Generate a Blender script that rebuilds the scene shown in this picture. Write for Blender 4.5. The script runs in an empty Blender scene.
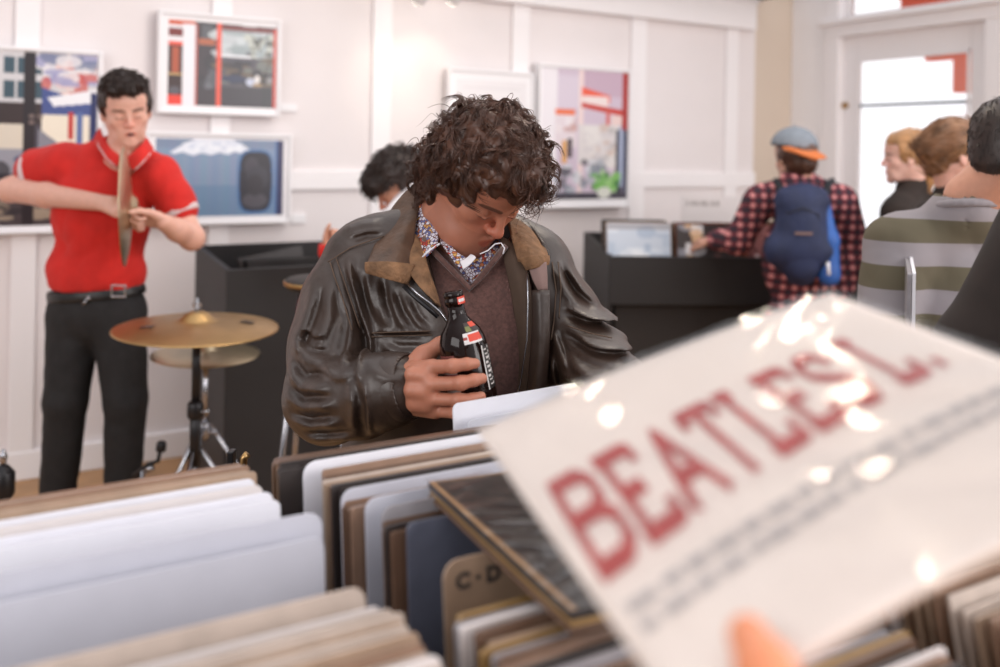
import bpy, math, random
import numpy as np
from mathutils import Vector, Matrix

C = bpy.context.scene.collection
SC = bpy.context.scene
rng = np.random.default_rng(7)
random.seed(7)

# ------------------------------------------------------------------ camera
H = 1.45            # eye height
F = 900.0           # focal length in pixels of a 1000 px wide frame
PY = 150.0          # height of the horizon in the frame (shifted lens)
ROLL = 0.018
cam_d = bpy.data.cameras.new('camera')
cam = bpy.data.objects.new('camera', cam_d)
C.objects.link(cam)
cam.location = (0, 0, H)
cam.rotation_euler = (math.pi / 2, -ROLL, 0)
cam_d.sensor_width = 36.0
cam_d.lens = F * 36.0 / 1000.0
cam_d.shift_y = -(333.5 - PY) / 1000.0
cam_d.clip_start = 0.02
cam_d.clip_end = 200
cam_d.dof.use_dof = True
cam_d.dof.focus_distance = 1.53
cam_d.dof.aperture_fstop = 2.25
SC.camera = cam
# ------------------------------------------------------------------ light
SC.view_settings.view_transform = 'Standard'
SC.view_settings.look = 'None'
SC.view_settings.exposure = 0.0
SC.view_settings.gamma = 1.0
SC.view_settings.use_curve_mapping = False
W = bpy.data.worlds.new('daylight')
SC.world = W
W.use_nodes = True
bg = W.node_tree.nodes['Background']
bg.inputs[0].default_value = (0.97, 0.965, 1.0, 1)
# overcast daylight: brightest over the street side (right and ahead), dimmer behind and to the left
wn_, wl_ = W.node_tree.nodes, W.node_tree.links
wt = wn_.new('ShaderNodeTexCoord')
wdot = wn_.new('ShaderNodeVectorMath'); wdot.operation = 'DOT_PRODUCT'
wdot.inputs[1].default_value = (0.74, 0.36, 0.57)
wl_.new(wt.outputs['Generated'], wdot.inputs[0])
wr = wn_.new('ShaderNodeMapRange'); wr.interpolation_type = 'SMOOTHSTEP'
wr.inputs['From Min'].default_value = -0.55
wr.inputs['From Max'].default_value = 0.75
wr.inputs['To Min'].default_value = 0.42
wr.inputs['To Max'].default_value = 1.45
wl_.new(wdot.outputs['Value'], wr.inputs['Value'])
wl_.new(wr.outputs[0], bg.inputs[1])


def area(name, loc, aim, size, size_y, power, color):
    l = bpy.data.lights.new(name, 'AREA')
    l.shape = 'RECTANGLE'
    l.size, l.size_y = size, size_y
    l.energy = power
    l.color = color
    o = bpy.data.objects.new(name, l)
    C.objects.link(o)
    o.location = loc
    o.rotation_euler = (Vector(aim) - Vector(loc)).to_track_quat('-Z', 'Y').to_euler()
    return o


area('window_daylight', (4.2, 0.2, 2.3), (-0.6, 3.0, 1.0), 3.2, 2.0, 150, (1.0, 0.95, 0.93))
area('door_wall_fill', (-2.6, -1.6, 2.5), (1.6, 4.5, 1.3), 3.0, 1.8, 85, (1.0, 0.96, 0.95))  # added fill that lightens the door wall, no window is built there
GLINT_LAMPS = [(0.70, 3.00), (0.46, 3.05), (0.63, 2.66), (-0.42, 3.32), (2.05, 3.3), (0.34, 1.72)]  # unseen lamps, added for glints on the plastic covers and some warm light
for lx, ly in GLINT_LAMPS:
    ld_ = bpy.data.lights.new('lamp', 'AREA')
    ld_.shape = 'DISK'; ld_.size = 0.10; ld_.energy = 3.2; ld_.color = (1, 0.84, 0.66)
    lo_ = bpy.data.objects.new('lamp', ld_); C.objects.link(lo_); lo_.location = (lx, ly, 2.88)

# ------------------------------------------------------------------ materials
M = {}


def rgb(r, g, b):
    f = lambda c: (c / 255 / 12.92) if c / 255 <= 0.04045 else ((c / 255 + 0.055) / 1.055) ** 2.4
    return (f(r), f(g), f(b), 1)


def mat(name, col, rough=0.6, metal=0.0, var=0.0, vscale=8.0, bump=0.0, bscale=60.0, coat=0.0, attr=None,
        sheen=0.0, sss=0.0, trans=0.0, spec=0.5, bdist=0.004, bkind='noise', coat_rough=0.08, alpha=1.0):
    m = bpy.data.materials.new(name)
    m.use_nodes = True
    nt = m.node_tree
    N, L = nt.nodes, nt.links
    b = N['Principled BSDF']
    b.inputs['Roughness'].default_value = rough
    b.inputs['Metallic'].default_value = metal
    b.inputs['Specular IOR Level'].default_value = spec
    b.inputs['Coat Weight'].default_value = coat
    b.inputs['Coat Roughness'].default_value = coat_rough
    b.inputs['Transmission Weight'].default_value = trans
    b.inputs['Alpha'].default_value = alpha
    if sheen:
        b.inputs['Sheen Weight'].default_value = sheen
    if sss:
        b.inputs['Subsurface Weight'].default_value = sss
        b.inputs['Subsurface Radius'].default_value = (1.0, 0.35, 0.2)
        b.inputs['Subsurface Scale'].default_value = 0.006
    tc = N.new('ShaderNodeTexCoord')
    src = None
    if attr:
        a = N.new('ShaderNodeAttribute')
        a.attribute_name = attr
        src = a.outputs['Color']
    if var:
        n = N.new('ShaderNodeTexNoise')
        n.inputs['Scale'].default_value = vscale
        n.inputs['Detail'].default_value = 6
        L.new(tc.outputs['Object'], n.inputs['Vector'])
        mr = N.new('ShaderNodeMapRange')
        mr.inputs['From Min'].default_value = 0.3
        mr.inputs['From Max'].default_value = 0.7
        mr.inputs['To Min'].default_value = 1 - var
        mr.inputs['To Max'].default_value = 1 + var
        L.new(n.outputs['Fac'], mr.inputs['Value'])
        mx = N.new('ShaderNodeVectorMath')
        mx.operation = 'SCALE'
        if src:
            L.new(src, mx.inputs[0])
        else:
            mx.inputs[0].default_value = col[:3]
        L.new(mr.outputs[0], mx.inputs['Scale'])
        src = mx.outputs[0]
    if src:
        L.new(src, b.inputs['Base Color'])
    else:
        b.inputs['Base Color'].default_value = col
    if bump:
        if bkind == 'noise':
            n2 = N.new('ShaderNodeTexNoise')
            n2.inputs['Detail'].default_value = 5
            out = n2.outputs['Fac']
        elif bkind == 'voronoi':
            n2 = N.new('ShaderNodeTexVoronoi')
            out = n2.outputs['Distance']
        else:
            n2 = N.new('ShaderNodeTexWave')
            n2.inputs['Distortion'].default_value = 2.0
            out = n2.outputs['Fac']
        n2.inputs['Scale'].default_value = bscale
        L.new(tc.outputs['Object'], n2.inputs['Vector'])
        bp = N.new('ShaderNodeBump')
        bp.inputs['Strength'].default_value = bump
        bp.inputs['Distance'].default_value = bdist
        L.new(out, bp.inputs['Height'])
        L.new(bp.outputs[0], b.inputs['Normal'])
    M[name] = m
    return m


mat('wall_paint', rgb(233, 226, 226), 0.75, var=0.02, vscale=3, bump=0.15, bscale=200)
mat('trim_paint', rgb(243, 239, 240), 0.5)
mat('bright_paint', rgb(250, 248, 250), 0.6)
mat('band_paint', rgb(244, 240, 241), 0.5)
mat('pillar_paint', rgb(212, 196, 180), 0.7, var=0.03, vscale=2)
mat('dark_soffit', rgb(70, 62, 60), 0.8)
mat('frame_white', rgb(240, 238, 240), 0.45)
mat('painted', (1, 1, 1, 1), 0.45, attr='Col', coat=0.15)
mat('print', (1, 1, 1, 1), 0.35, attr='Col')
mat('skin', (1, 1, 1, 1), 0.48, attr='Col', sss=0.12, var=0.05, vscale=60, bump=0.12, bscale=420, bdist=0.001)
mat('black_laminate', rgb(34, 31, 32), 0.55, var=0.06, vscale=5)
mat('bin_inside', rgb(46, 40, 38), 0.7)
mat('chrome', rgb(170, 170, 175), 0.22, metal=1.0)
mat('black_metal', rgb(36, 34, 36), 0.35, metal=0.4)
mat('brass', rgb(176, 142, 96), 0.40, metal=1.0, var=0.12, vscale=9, bump=0.12, bscale=90, bdist=0.001)
mat('brass_pale', rgb(196, 180, 150), 0.35, metal=1.0, var=0.1, vscale=9)
mat('leather', rgb(54, 39, 31), 0.43, var=0.22, vscale=14, bump=0.35, bscale=30, bdist=0.006, spec=0.7)
mat('leather_collar', rgb(84, 60, 44), 0.55, var=0.4, vscale=22, bump=0.7, bscale=26, bdist=0.010)
mat('tan_cord', rgb(126, 92, 64), 0.85, var=0.35, vscale=45, bump=0.9, bscale=60, bdist=0.008)
mat('lining_brown', rgb(76, 58, 46), 0.8, var=0.15, vscale=30)
mat('mauve_patch', rgb(130, 104, 98), 0.75, var=0.08, vscale=40)
mat('stitch', rgb(88, 68, 54), 0.8)
mat('knit_brown', rgb(92, 62, 56), 0.95, var=0.3, vscale=160, bump=0.5, bscale=320, bdist=0.002, sheen=0.4)
mat('hair_dark', rgb(78, 48, 34), 0.4, var=0.35, vscale=40, spec=0.5)
mat('hair_black', rgb(44, 30, 25), 0.45, var=0.3, vscale=40)
mat('hair_blond', rgb(178, 134, 92), 0.45, var=0.3, vscale=30)
mat('hair_mid', rgb(124, 88, 62), 0.45, var=0.45, vscale=24)
mat('red_shirt', rgb(198, 34, 27), 0.9, var=0.12, vscale=14, bump=0.3, bscale=260, bdist=0.002, sheen=0.05)
mat('band_grey', rgb(206, 186, 186), 0.9)
mat('white_cloth', rgb(236, 232, 236), 0.85, var=0.03, vscale=30)
mat('jeans_black', rgb(30, 28, 29), 0.85, var=0.2, vscale=30, bump=0.3, bscale=200, bdist=0.002)
mat('belt', rgb(24, 22, 22), 0.4)
mat('shoe', rgb(30, 27, 26), 0.45)
mat('coat_dark', rgb(38, 28, 24), 0.85, var=0.2, vscale=20)
mat('navy', rgb(34, 44, 78), 0.7, var=0.2, vscale=14)
mat('blue_nylon', rgb(44, 92, 168), 0.55, var=0.12, vscale=14)
mat('strap', rgb(30, 32, 40), 0.8)
mat('cap_grey', rgb(132, 140, 150), 0.9, var=0.08, vscale=30)
mat('cap_orange', rgb(206, 116, 62), 0.85)
mat('beer_glass', rgb(24, 10, 7), 0.09, coat=0.0, spec=0.3)
mat('cap_black', rgb(20, 18, 18), 0.3)
mat('floor_wood', rgb(176, 134, 92), 0.45, var=0.2, vscale=6)
mat('red_plastic', rgb(168, 44, 38), 0.5)
mat('awning_red', rgb(252, 140, 116), 0.8)
mat('glass', (1, 1, 1, 1), 0.0, trans=1.0)
mat('green_leaf', rgb(90, 140, 60), 0.6)
mat('street', rgb(225, 222, 220), 0.9)
mat('stamp_red', rgb(188, 84, 80), 0.75, var=0.12, vscale=60)
mat('grey_ink', rgb(186, 178, 176), 0.75)
mat('ink', rgb(70, 62, 58), 0.75)
mat('paper_warm', rgb(246, 232, 222), 0.45, coat=0.35, coat_rough=0.12, bump=0.25, bscale=9, bdist=0.01)
mat('orange_cuff', rgb(214, 120, 60), 0.7)


def film_mat(name, fac):
    m = bpy.data.materials.new(name); m.use_nodes = True
    nt = m.node_tree; N, L = nt.nodes, nt.links
    N.remove(N['Principled BSDF'])
    tr = N.new('ShaderNodeBsdfTransparent'); gl = N.new('ShaderNodeBsdfGlossy'); gl.inputs['Roughness'].default_value = 0.1
    fz = N.new('ShaderNodeFresnel'); fz.inputs[0].default_value = 1.28
    mx = N.new('ShaderNodeMixShader')
    bp = N.new('ShaderNodeBump'); nz = N.new('ShaderNodeTexNoise'); tc = N.new('ShaderNodeTexCoord')
    nz.inputs['Scale'].default_value = 22; nz.inputs['Detail'].default_value = 3
    L.new(tc.outputs['Object'], nz.inputs['Vector']); L.new(nz.outputs['Fac'], bp.inputs['Height'])
    bp.inputs['Strength'].default_value = 0.3; bp.inputs['Distance'].default_value = 0.005
    for q in (gl, fz):
        L.new(bp.outputs[0], q.inputs['Normal'])
    L.new(fz.outputs[0], mx.inputs[0]); L.new(tr.outputs[0], mx.inputs[1]); L.new(gl.outputs[0], mx.inputs[2])
    L.new(mx.outputs[0], N['Material Output'].inputs[0])
    M[name] = m


film_mat('plastic_film', 0.1)


def pattern_mat(name, colA, colB, kind, scale, colC=None):
    m = bpy.data.materials.new(name)
    m.use_nodes = True
    nt = m.node_tree
    N, L = nt.nodes, nt.links
    b = N['Principled BSDF']
    b.inputs['Roughness'].default_value = 0.9
    tc = N.new('ShaderNodeTexCoord')
    sp = N.new('ShaderNodeSeparateXYZ')
    L.new(tc.outputs['Object'], sp.inputs[0])

    def band(out, freq, thr, ph=0.0):
        a = N.new('ShaderNodeMath'); a.operation = 'MULTIPLY_ADD'
        a.inputs[1].default_value = freq
        a.inputs[2].default_value = ph
        L.new(out, a.inputs[0])
        s = N.new('ShaderNodeMath'); s.operation = 'SINE'
        L.new(a.outputs[0], s.inputs[0])
        g = N.new('ShaderNodeMath'); g.operation = 'GREATER_THAN'
        g.inputs[1].default_value = thr
        L.new(s.outputs[0], g.inputs[0])
        return g.outputs[0]

    def mix(fac, a, c):
        x = N.new('ShaderNodeMix'); x.data_type = 'RGBA'
        L.new(fac, x.inputs[0])
        for i, v in ((6, a), (7, c)):
            if isinstance(v, tuple):
                x.inputs[i].default_value = v
            else:
                L.new(v, x.inputs[i])
        return x.outputs[2]
    if kind == 'stripes':
        out = mix(band(sp.outputs[2], scale, 0.0, 3.05), colA, colB)
    elif kind == 'plaid':
        f1 = band(sp.outputs[0], scale, 0.35)
        f2 = band(sp.outputs[2], scale, 0.35)
        mu = N.new('ShaderNodeMath'); mu.operation = 'MULTIPLY'
        L.new(f1, mu.inputs[0]); L.new(f2, mu.inputs[1])
        ad = N.new('ShaderNodeMath'); ad.operation = 'MAXIMUM'
        L.new(f1, ad.inputs[0]); L.new(f2, ad.inputs[1])
        out = mix(mu.outputs[0], mix(ad.outputs[0], colA, colC), colB)
    else:  # little printed shapes
        v = N.new('ShaderNodeTexVoronoi')
        v.inputs['Scale'].default_value = scale
        L.new(tc.outputs['Object'], v.inputs['Vector'])
        s2 = N.new('ShaderNodeSeparateColor')
        L.new(v.outputs['Color'], s2.inputs[0])
        cr = N.new('ShaderNodeValToRGB')
        cr.color_ramp.interpolation = 'CONSTANT'
        e = cr.color_ramp.elements
        e[0].position, e[0].color = 0.0, colA
        e[1].position, e[1].color = 0.35, colB
        for p, c in ((0.55, colC), (0.64, rgb(214, 210, 218)), (0.82, rgb(206, 160, 90)), (0.93, rgb(170, 60, 50))):
            q = e.new(p); q.color = c
        L.new(s2.outputs[0], cr.inputs[0])
        v2 = N.new('ShaderNodeTexVoronoi'); v2.feature = 'DISTANCE_TO_EDGE'
        v2.inputs['Scale'].default_value = scale
        L.new(tc.outputs['Object'], v2.inputs['Vector'])
        lt = N.new('ShaderNodeMath'); lt.operation = 'LESS_THAN'
        lt.inputs[1].default_value = 0.09
        L.new(v2.outputs['Distance'], lt.inputs[0])
        out = mix(lt.outputs[0], cr.outputs[0], rgb(96, 50, 44))
    L.new(out, b.inputs['Base Color'])
    M[name] = m


pattern_mat('plaid', rgb(52, 38, 50), rgb(222, 150, 150), 'plaid', 140.0, rgb(112, 52, 62))
pattern_mat('striped_knit', rgb(94, 87, 70), rgb(140, 134, 138), 'stripes', 60.0)
pattern_mat('print_collar', rgb(206, 202, 214), rgb(96, 104, 150), 'print', 190.0, rgb(196, 120, 78))

# ------------------------------------------------------------------ object helpers


def link(name, me, parent=None, m=None):
    o = bpy.data.objects.new(name, me)
    C.objects.link(o)
    if m is not None:
        me.materials.append(M[m] if isinstance(m, str) else m)
    if parent is not None:
        o.parent = parent
        bpy.context.view_layer.update()
        o.matrix_parent_inverse = parent_matrix(parent).inverted()
    return o


def parent_matrix(p):
    m = p.matrix_basis.copy()
    if p.parent:
        m = parent_matrix(p.parent) @ p.matrix_parent_inverse @ m
    return m


def tag(o, label, cat, group=None, kind=None):
    o['label'] = label
    o['category'] = cat
    if group:
        o['group'] = group
    if kind:
        o['kind'] = kind
    return o


def empty(name, loc):
    o = bpy.data.objects.new(name, None)
    C.objects.link(o)
    o.location = loc
    return o


def rawmesh(V, Fc, smooth=True, angle=None):
    me = bpy.data.meshes.new('mesh')
    me.from_pydata([tuple(map(float, v)) for v in V], [], [tuple(int(i) for i in f) for f in Fc])
    if smooth:
        me.polygons.foreach_set('use_smooth', [True] * len(me.polygons))
    me.update()
    return me


def npmesh(V, Q, smooth=True):
    """quads from numpy arrays, fast"""
    me = bpy.data.meshes.new('mesh')
    nv, nf = len(V), len(Q)
    me.vertices.add(nv)
    me.vertices.foreach_set('co', np.asarray(V, np.float32).ravel())
    k = Q.shape[1]
    me.loops.add(nf * k)
    me.loops.foreach_set('vertex_index', np.asarray(Q, np.int32).ravel())
    me.polygons.add(nf)
    me.polygons.foreach_set('loop_start', np.arange(0, nf * k, k, dtype=np.int32))
    me.polygons.foreach_set('loop_total', np.full(nf, k, dtype=np.int32))
    if smooth:
        me.polygons.foreach_set('use_smooth', np.ones(nf, bool))
    me.update()
    me.validate()
    return me


def setcol(me, cols):
    a = me.color_attributes.new('Col', 'FLOAT_COLOR', 'POINT')
    c = np.ones((len(cols), 4), np.float32)
    c[:, :3] = cols
    a.data.foreach_set('color', c.ravel())


class MB:
    """collects boxes, tubes and discs into one mesh"""

    def __init__(s):
        s.V, s.F = [], []

    def add(s, V, Fc):
        n = len(s.V)
        s.V += [tuple(v) for v in V]
        s.F += [tuple(i + n for i in f) for f in Fc]
        return s

    def box(s, lo, hi, fr=None):
        """fr = (origin, ex, ey, ez) local frame"""
        c = [(x, y, z) for x in (lo[0], hi[0]) for y in (lo[1], hi[1]) for z in (lo[2], hi[2])]
        if fr is not None:
            o, ex, ey, ez = [np.array(a, float) for a in fr]
            c = [o + ex * p[0] + ey * p[1] + ez * p[2] for p in c]
        return s.add(c, [(0, 1, 3, 2), (4, 6, 7, 5), (0, 4, 5, 1), (2, 3, 7, 6), (0, 2, 6, 4), (1, 5, 7, 3)])

    def tube(s, pts, rs, n=12, caps=True):
        pts = [np.array(p, float) for p in pts]
        if np.isscalar(rs):
            rs = [rs] * len(pts)
        rings = []
        prev = None
        for i, p in enumerate(pts):
            d = pts[min(i + 1, len(pts) - 1)] - pts[max(i - 1, 0)]
            d = d / (np.linalg.norm(d) + 1e-12)
            if prev is None:
                a = np.array([0, 0, 1.0]) if abs(d[2]) < 0.9 else np.array([1.0, 0, 0])
            else:
                a = prev
            u = np.cross(d, a); u /= np.linalg.norm(u)
            v = np.cross(u, d)
            prev = v
            rings.append([p + rs[i] * (math.cos(t) * u + math.sin(t) * v) for t in np.linspace(0, 2 * math.pi, n, endpoint=False)])
        V = [q for r in rings for q in r]
        Fc = []
        for i in range(len(pts) - 1):
            for j in range(n):
                k = (j + 1) % n
                Fc.append((i * n + j, (i + 1) * n + j, (i + 1) * n + k, i * n + k))
        if caps:
            Fc.append(tuple(range(n)))
            Fc.append(tuple((len(pts) - 1) * n + j for j in reversed(range(n))))
        return s.add(V, Fc)

    def lathe(s, prof, axis_o, axis_d, n=40):
        """prof = [(radius, height)]"""
        o = np.array(axis_o, float); d = np.array(axis_d, float); d /= np.linalg.norm(d)
        a = np.array([0, 0, 1.0]) if abs(d[2]) < 0.9 else np.array([1.0, 0, 0])
        u = np.cross(d, a); u /= np.linalg.norm(u); v = np.cross(d, u)
        V = [o + d * h + r * (math.cos(t) * u + math.sin(t) * v) for r, h in prof for t in np.linspace(0, 2 * math.pi, n, endpoint=False)]
        Fc = []
        for i in range(len(prof) - 1):
            for j in range(n):
                k = (j + 1) % n
                Fc.append((i * n + j, i * n + k, (i + 1) * n + k, (i + 1) * n + j))
        Fc.append(tuple(reversed(range(n))))
        Fc.append(tuple((len(prof) - 1) * n + j for j in range(n)))
        return s.add(V, Fc)

    def build(s, name, m, parent=None, bevel=0.0, smooth=False, seg=2):
        me = rawmesh(s.V, s.F, smooth)
        o = link(name, me, parent, m)
        if bevel:
            b = o.modifiers.new('bevel', 'BEVEL')
            b.width = bevel
            b.segments = seg
            b.limit_method = 'ANGLE'
        if smooth == 'auto' or bevel:
            me.polygons.foreach_set('use_smooth', [True] * len(me.polygons))
            w = o.modifiers.new('normals', 'WEIGHTED_NORMAL')
        return o


# ------------------------------------------------------------------ places
CX = np.array([1, 0, ROLL]); CU = np.array([-ROLL, 0, 1.0]); EYE = np.array([0, 0, H])


def P(px, py, D):
    """a point seen at (px, py) of the frame at depth D metres"""
    return EYE + D * ((px - 500) / F * CX + (PY - py) / F * CU + np.array([0, 1.0, 0]))


E1 = np.array([math.cos(math.radians(30)), 0.5, 0])      # along the picture wall
E2 = np.array([-0.5, math.cos(math.radians(30)), 0])     # towards the picture wall
EZ = np.array([0, 0, 1.0])
WALL0 = np.array([-1.545, 4.15, 0])                       # a point on the picture wall's foot


def on_wall(px, py, off=0.0):
    d = P(px, py, 1.0) - EYE
    n = E2
    t = ((WALL0 - E2 * off) @ n) / (d @ n)
    q = EYE + d * t
    return float((q - WALL0) @ E1), float(q[2])


def uv(px, py, z=1.07):
    d = P(px, py, 1.0) - EYE
    q = EYE + d * ((z - H) / d[2])
    return float(q @ E1), float(q @ E2)


# ------------------------------------------------------------------ sculpting with distance fields


def smin(a, b, k):
    h = np.clip(0.5 + 0.5 * (b - a) / k, 0, 1)
    return b * (1 - h) + a * h - k * h * (1 - h)


class Field:
    def __init__(s):
        s.ops = []

    def ell(s, c, r, R=None, k=0.02, sub=False):
        s.ops.append(('e', np.array(c, float), np.array(r, float), np.eye(3) if R is None else np.array(R), k, sub)); return s

    def cap(s, a, b, ra, rb=None, k=0.02, sub=False, flat=None):
        s.ops.append(('c', np.array(a, float), np.array(b, float), ra, ra if rb is None else rb, k, sub, flat)); return s

    def chain(s, pts, rs, k=0.02, sub=False, flat=None):
        if np.isscalar(rs):
            rs = [rs] * len(pts)
        for i in range(len(pts) - 1):
            s.cap(pts[i], pts[i + 1], rs[i], rs[i + 1], k, sub, flat)
        return s

    def fn(s, f, lo=None, hi=None, k=0.004, sub=True):
        s.ops.append(('f', f, lo, hi, k, sub)); return s

    def disp(s, f):
        s.ops.append(('d', f)); return s

    def grown(s, g, drop=()):
        q = Field()
        for i, o in enumerate(s.ops):
            o = list(o)
            if o[0] == 'e' and not o[5]:
                o[2] = o[2] + g
            elif o[0] == 'c' and not o[6]:
                o[3] += g; o[4] += g
            q.ops.append(tuple(o))
        return q

    def mesh(s, h, smooth=2, bounds=None):
        lo = np.full(3, 1e9); hi = -lo
        for o in s.ops:
            if o[0] == 'e' and not o[5]:
                e = np.abs(o[3]) @ o[2]
                lo = np.minimum(lo, o[1] - e); hi = np.maximum(hi, o[1] + e)
            if o[0] == 'c' and not o[6]:
                for p, r in ((o[1], o[3]), (o[2], o[4])):
                    lo = np.minimum(lo, p - r); hi = np.maximum(hi, p + r)
        if bounds is not None:
            lo = np.maximum(lo, np.array(bounds[0], float)); hi = np.minimum(hi, np.array(bounds[1], float))
        lo -= 4 * h + 0.01; hi += 4 * h + 0.01
        n = np.ceil((hi - lo) / h).astype(int) + 1
        ax = [(lo[i] + h * np.arange(n[i])).astype(np.float32) for i in range(3)]
        D = np.full(n, 0.08, np.float32)

        def blk(l, u, m):
            l = np.clip(np.floor((l - m - lo) / h).astype(int), 0, n); u = np.clip(np.ceil((u + m - lo) / h).astype(int) + 1, 0, n)
            sl = tuple(slice(l[i], u[i]) for i in range(3))
            return sl, ax[0][sl[0]][:, None, None], ax[1][sl[1]][None, :, None], ax[2][sl[2]][None, None, :]
        for o in s.ops:
            if o[0] == 'e':
                _, c, r, R, k, sub = o
                e = np.abs(R) @ r
                sl, X, Y, Z = blk(c - e, c + e, k + 4 * h)
                X = X - c[0]; Y = Y - c[1]; Z = Z - c[2]
                k0 = 0; k1 = 0
                for i in range(3):
                    q = (R[0, i] * X + R[1, i] * Y + R[2, i] * Z) / r[i]
                    k0 = k0 + q * q; k1 = k1 + (q / r[i]) ** 2
                k0 = np.sqrt(k0); k1 = np.sqrt(k1) + 1e-9
                v = k0 * (k0 - 1) / k1
            elif o[0] == 'c':
                _, a, b, ra, rb, k, sub, flat = o
                m = max(ra, rb)
                sl, X, Y, Z = blk(np.minimum(a, b) - m, np.maximum(a, b) + m, k + 4 * h)
                ab = b - a
                if flat is not None:  # (direction, factor): squash the tube along a direction
                    fd, ff = np.array(flat[0], float), flat[1]
                    fd = fd / np.linalg.norm(fd)
                t = ((X - a[0]) * ab[0] + (Y - a[1]) * ab[1] + (Z - a[2]) * ab[2]) / (ab @ ab + 1e-12)
                t = np.clip(t, 0, 1)
                dx = X - a[0] - t * ab[0]; dy = Y - a[1] - t * ab[1]; dz = Z - a[2] - t * ab[2]
                if flat is not None:
                    w = dx * fd[0] + dy * fd[1] + dz * fd[2]
                    v = np.sqrt(np.maximum(dx * dx + dy * dy + dz * dz + w * w * (1 / ff ** 2 - 1), 0)) - (ra + t * (rb - ra))
                else:
                    v = np.sqrt(dx * dx + dy * dy + dz * dz) - (ra + t * (rb - ra))
            elif o[0] == 'f':
                _, f, l_, h_, k, sub = o
                sl, X, Y, Z = blk(lo if l_ is None else np.array(l_, float), hi if h_ is None else np.array(h_, float), 0)
                v = f(X, Y, Z) + 0 * (X + Y + Z)
            else:
                D += o[1](ax[0][:, None, None], ax[1][None, :, None], ax[2][None, None, :]).astype(np.float32)
                continue
            v = v.astype(np.float32)
            D[sl] = -smin(-D[sl], v, k) if sub else smin(D[sl], v, k)
        D[0], D[-1] = 0.05, 0.05
        D[:, 0], D[:, -1] = 0.05, 0.05
        D[:, :, 0], D[:, :, -1] = 0.05, 0.05
        return nets(D, lo, h, smooth)


def nets(D, lo, h, smooth=2):
    ins = D < 0
    cs = [(i, j, k) for i in (0, 1) for j in (0, 1) for k in (0, 1)]
    n = np.array(D.shape) - 1
    cnt = np.zeros(n, np.int8)
    for c in cs:
        cnt += ins[c[0]:c[0] + n[0], c[1]:c[1] + n[1], c[2]:c[2] + n[2]]
    act = (cnt > 0) & (cnt < 8)
    I = np.argwhere(act)
    vid = np.full(n, -1, np.int64)
    vid[act] = np.arange(len(I))
    val = {c: D[I[:, 0] + c[0], I[:, 1] + c[1], I[:, 2] + c[2]] for c in cs}
    acc = np.zeros((len(I), 3)); num = np.zeros(len(I))
    for c in cs:
        for a in range(3):
            if c[a] == 0:
                d = list(c); d[a] = 1; d = tuple(d)
                A, B = val[c], val[d]
                m = (A < 0) != (B < 0)
                t = A[m] / (A[m] - B[m])
                p = np.tile(np.array(c, float), (m.sum(), 1)); p[:, a] = t
                acc[m] += p; num[m] += 1
    V = (I + acc / num[:, None]) * h + lo
    Q = []
    for a in range(3):
        b, c = (a + 1) % 3, (a + 2) % 3
        s0 = [slice(None)] * 3; s1 = [slice(None)] * 3
        s0[a] = slice(0, -1); s1[a] = slice(1, None)
        e = ins[tuple(s0)] != ins[tuple(s1)]
        E = np.argwhere(e)
        ok = (E[:, b] > 0) & (E[:, c] > 0) & (E[:, b] < n[b]) & (E[:, c] < n[c])
        E = E[ok]

        def g(db, dc):
            q = E.copy(); q[:, b] += db; q[:, c] += dc
            return vid[q[:, 0], q[:, 1], q[:, 2]]
        q = np.stack([g(-1, -1), g(0, -1), g(0, 0), g(-1, 0)], 1)
        flip = ~ins[E[:, 0], E[:, 1], E[:, 2]]
        q[flip] = q[flip][:, ::-1]
        Q.append(q)
    Q = np.concatenate(Q)
    Q = Q[(Q >= 0).all(1)]
    for _ in range(smooth):
        S = np.zeros_like(V); w = np.zeros(len(V))
        for i in range(4):
            j = (i + 1) % 4
            for x, y in ((i, j), (j, i)):
                for d_ in range(3):
                    S[:, d_] += np.bincount(Q[:, x], V[Q[:, y], d_], len(V))
                w += np.bincount(Q[:, x], minlength=len(V))
        V = V * 0.4 + 0.6 * S / np.maximum(w, 1)[:, None]
    return V, Q


def normals(V, Q):
    n = np.cross(V[Q[:, 2]] - V[Q[:, 0]], V[Q[:, 3]] - V[Q[:, 1]])
    N = np.zeros_like(V)
    for i in range(4):
        for d in range(3):
            N[:, d] += np.bincount(Q[:, i], n[:, d], len(V))
    return N / (np.linalg.norm(N, axis=1)[:, None] + 1e-12)


def folds(seed, amp, freq, n=5, aniso=(1, 1, 1), sharp=True):
    r = np.random.default_rng(seed)
    K = r.normal(0, 1, (n, 3)) * np.array(aniso); K = K / np.linalg.norm(K, axis=1)[:, None] * freq * r.uniform(0.6, 1.5, (n, 1))
    G = r.normal(0, 1, (n, 3)) * freq * 0.35
    ph = r.uniform(0, 6, (n, 2))

    def f(X, Y, Z):
        t = 0
        for i in range(n):
            w = np.sin(G[i, 0] * X + G[i, 1] * Y + G[i, 2] * Z + ph[i, 1])
            q = np.sin(K[i, 0] * X + K[i, 1] * Y + K[i, 2] * Z + ph[i, 0] + 2.2 * w)
            t = t + (1 - 2 * np.sqrt(np.abs(q) + 0.01) if sharp else q)
        return amp * t / n
    return f


def solid(name, fld, h, m, parent=None, smooth=2, bounds=None, col=None):
    V, Q = fld.mesh(h, smooth, bounds)
    me = npmesh(V, Q)
    if col is not None:
        setcol(me, col(V))
    o = link(name, me, parent, m)
    return o


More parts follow.
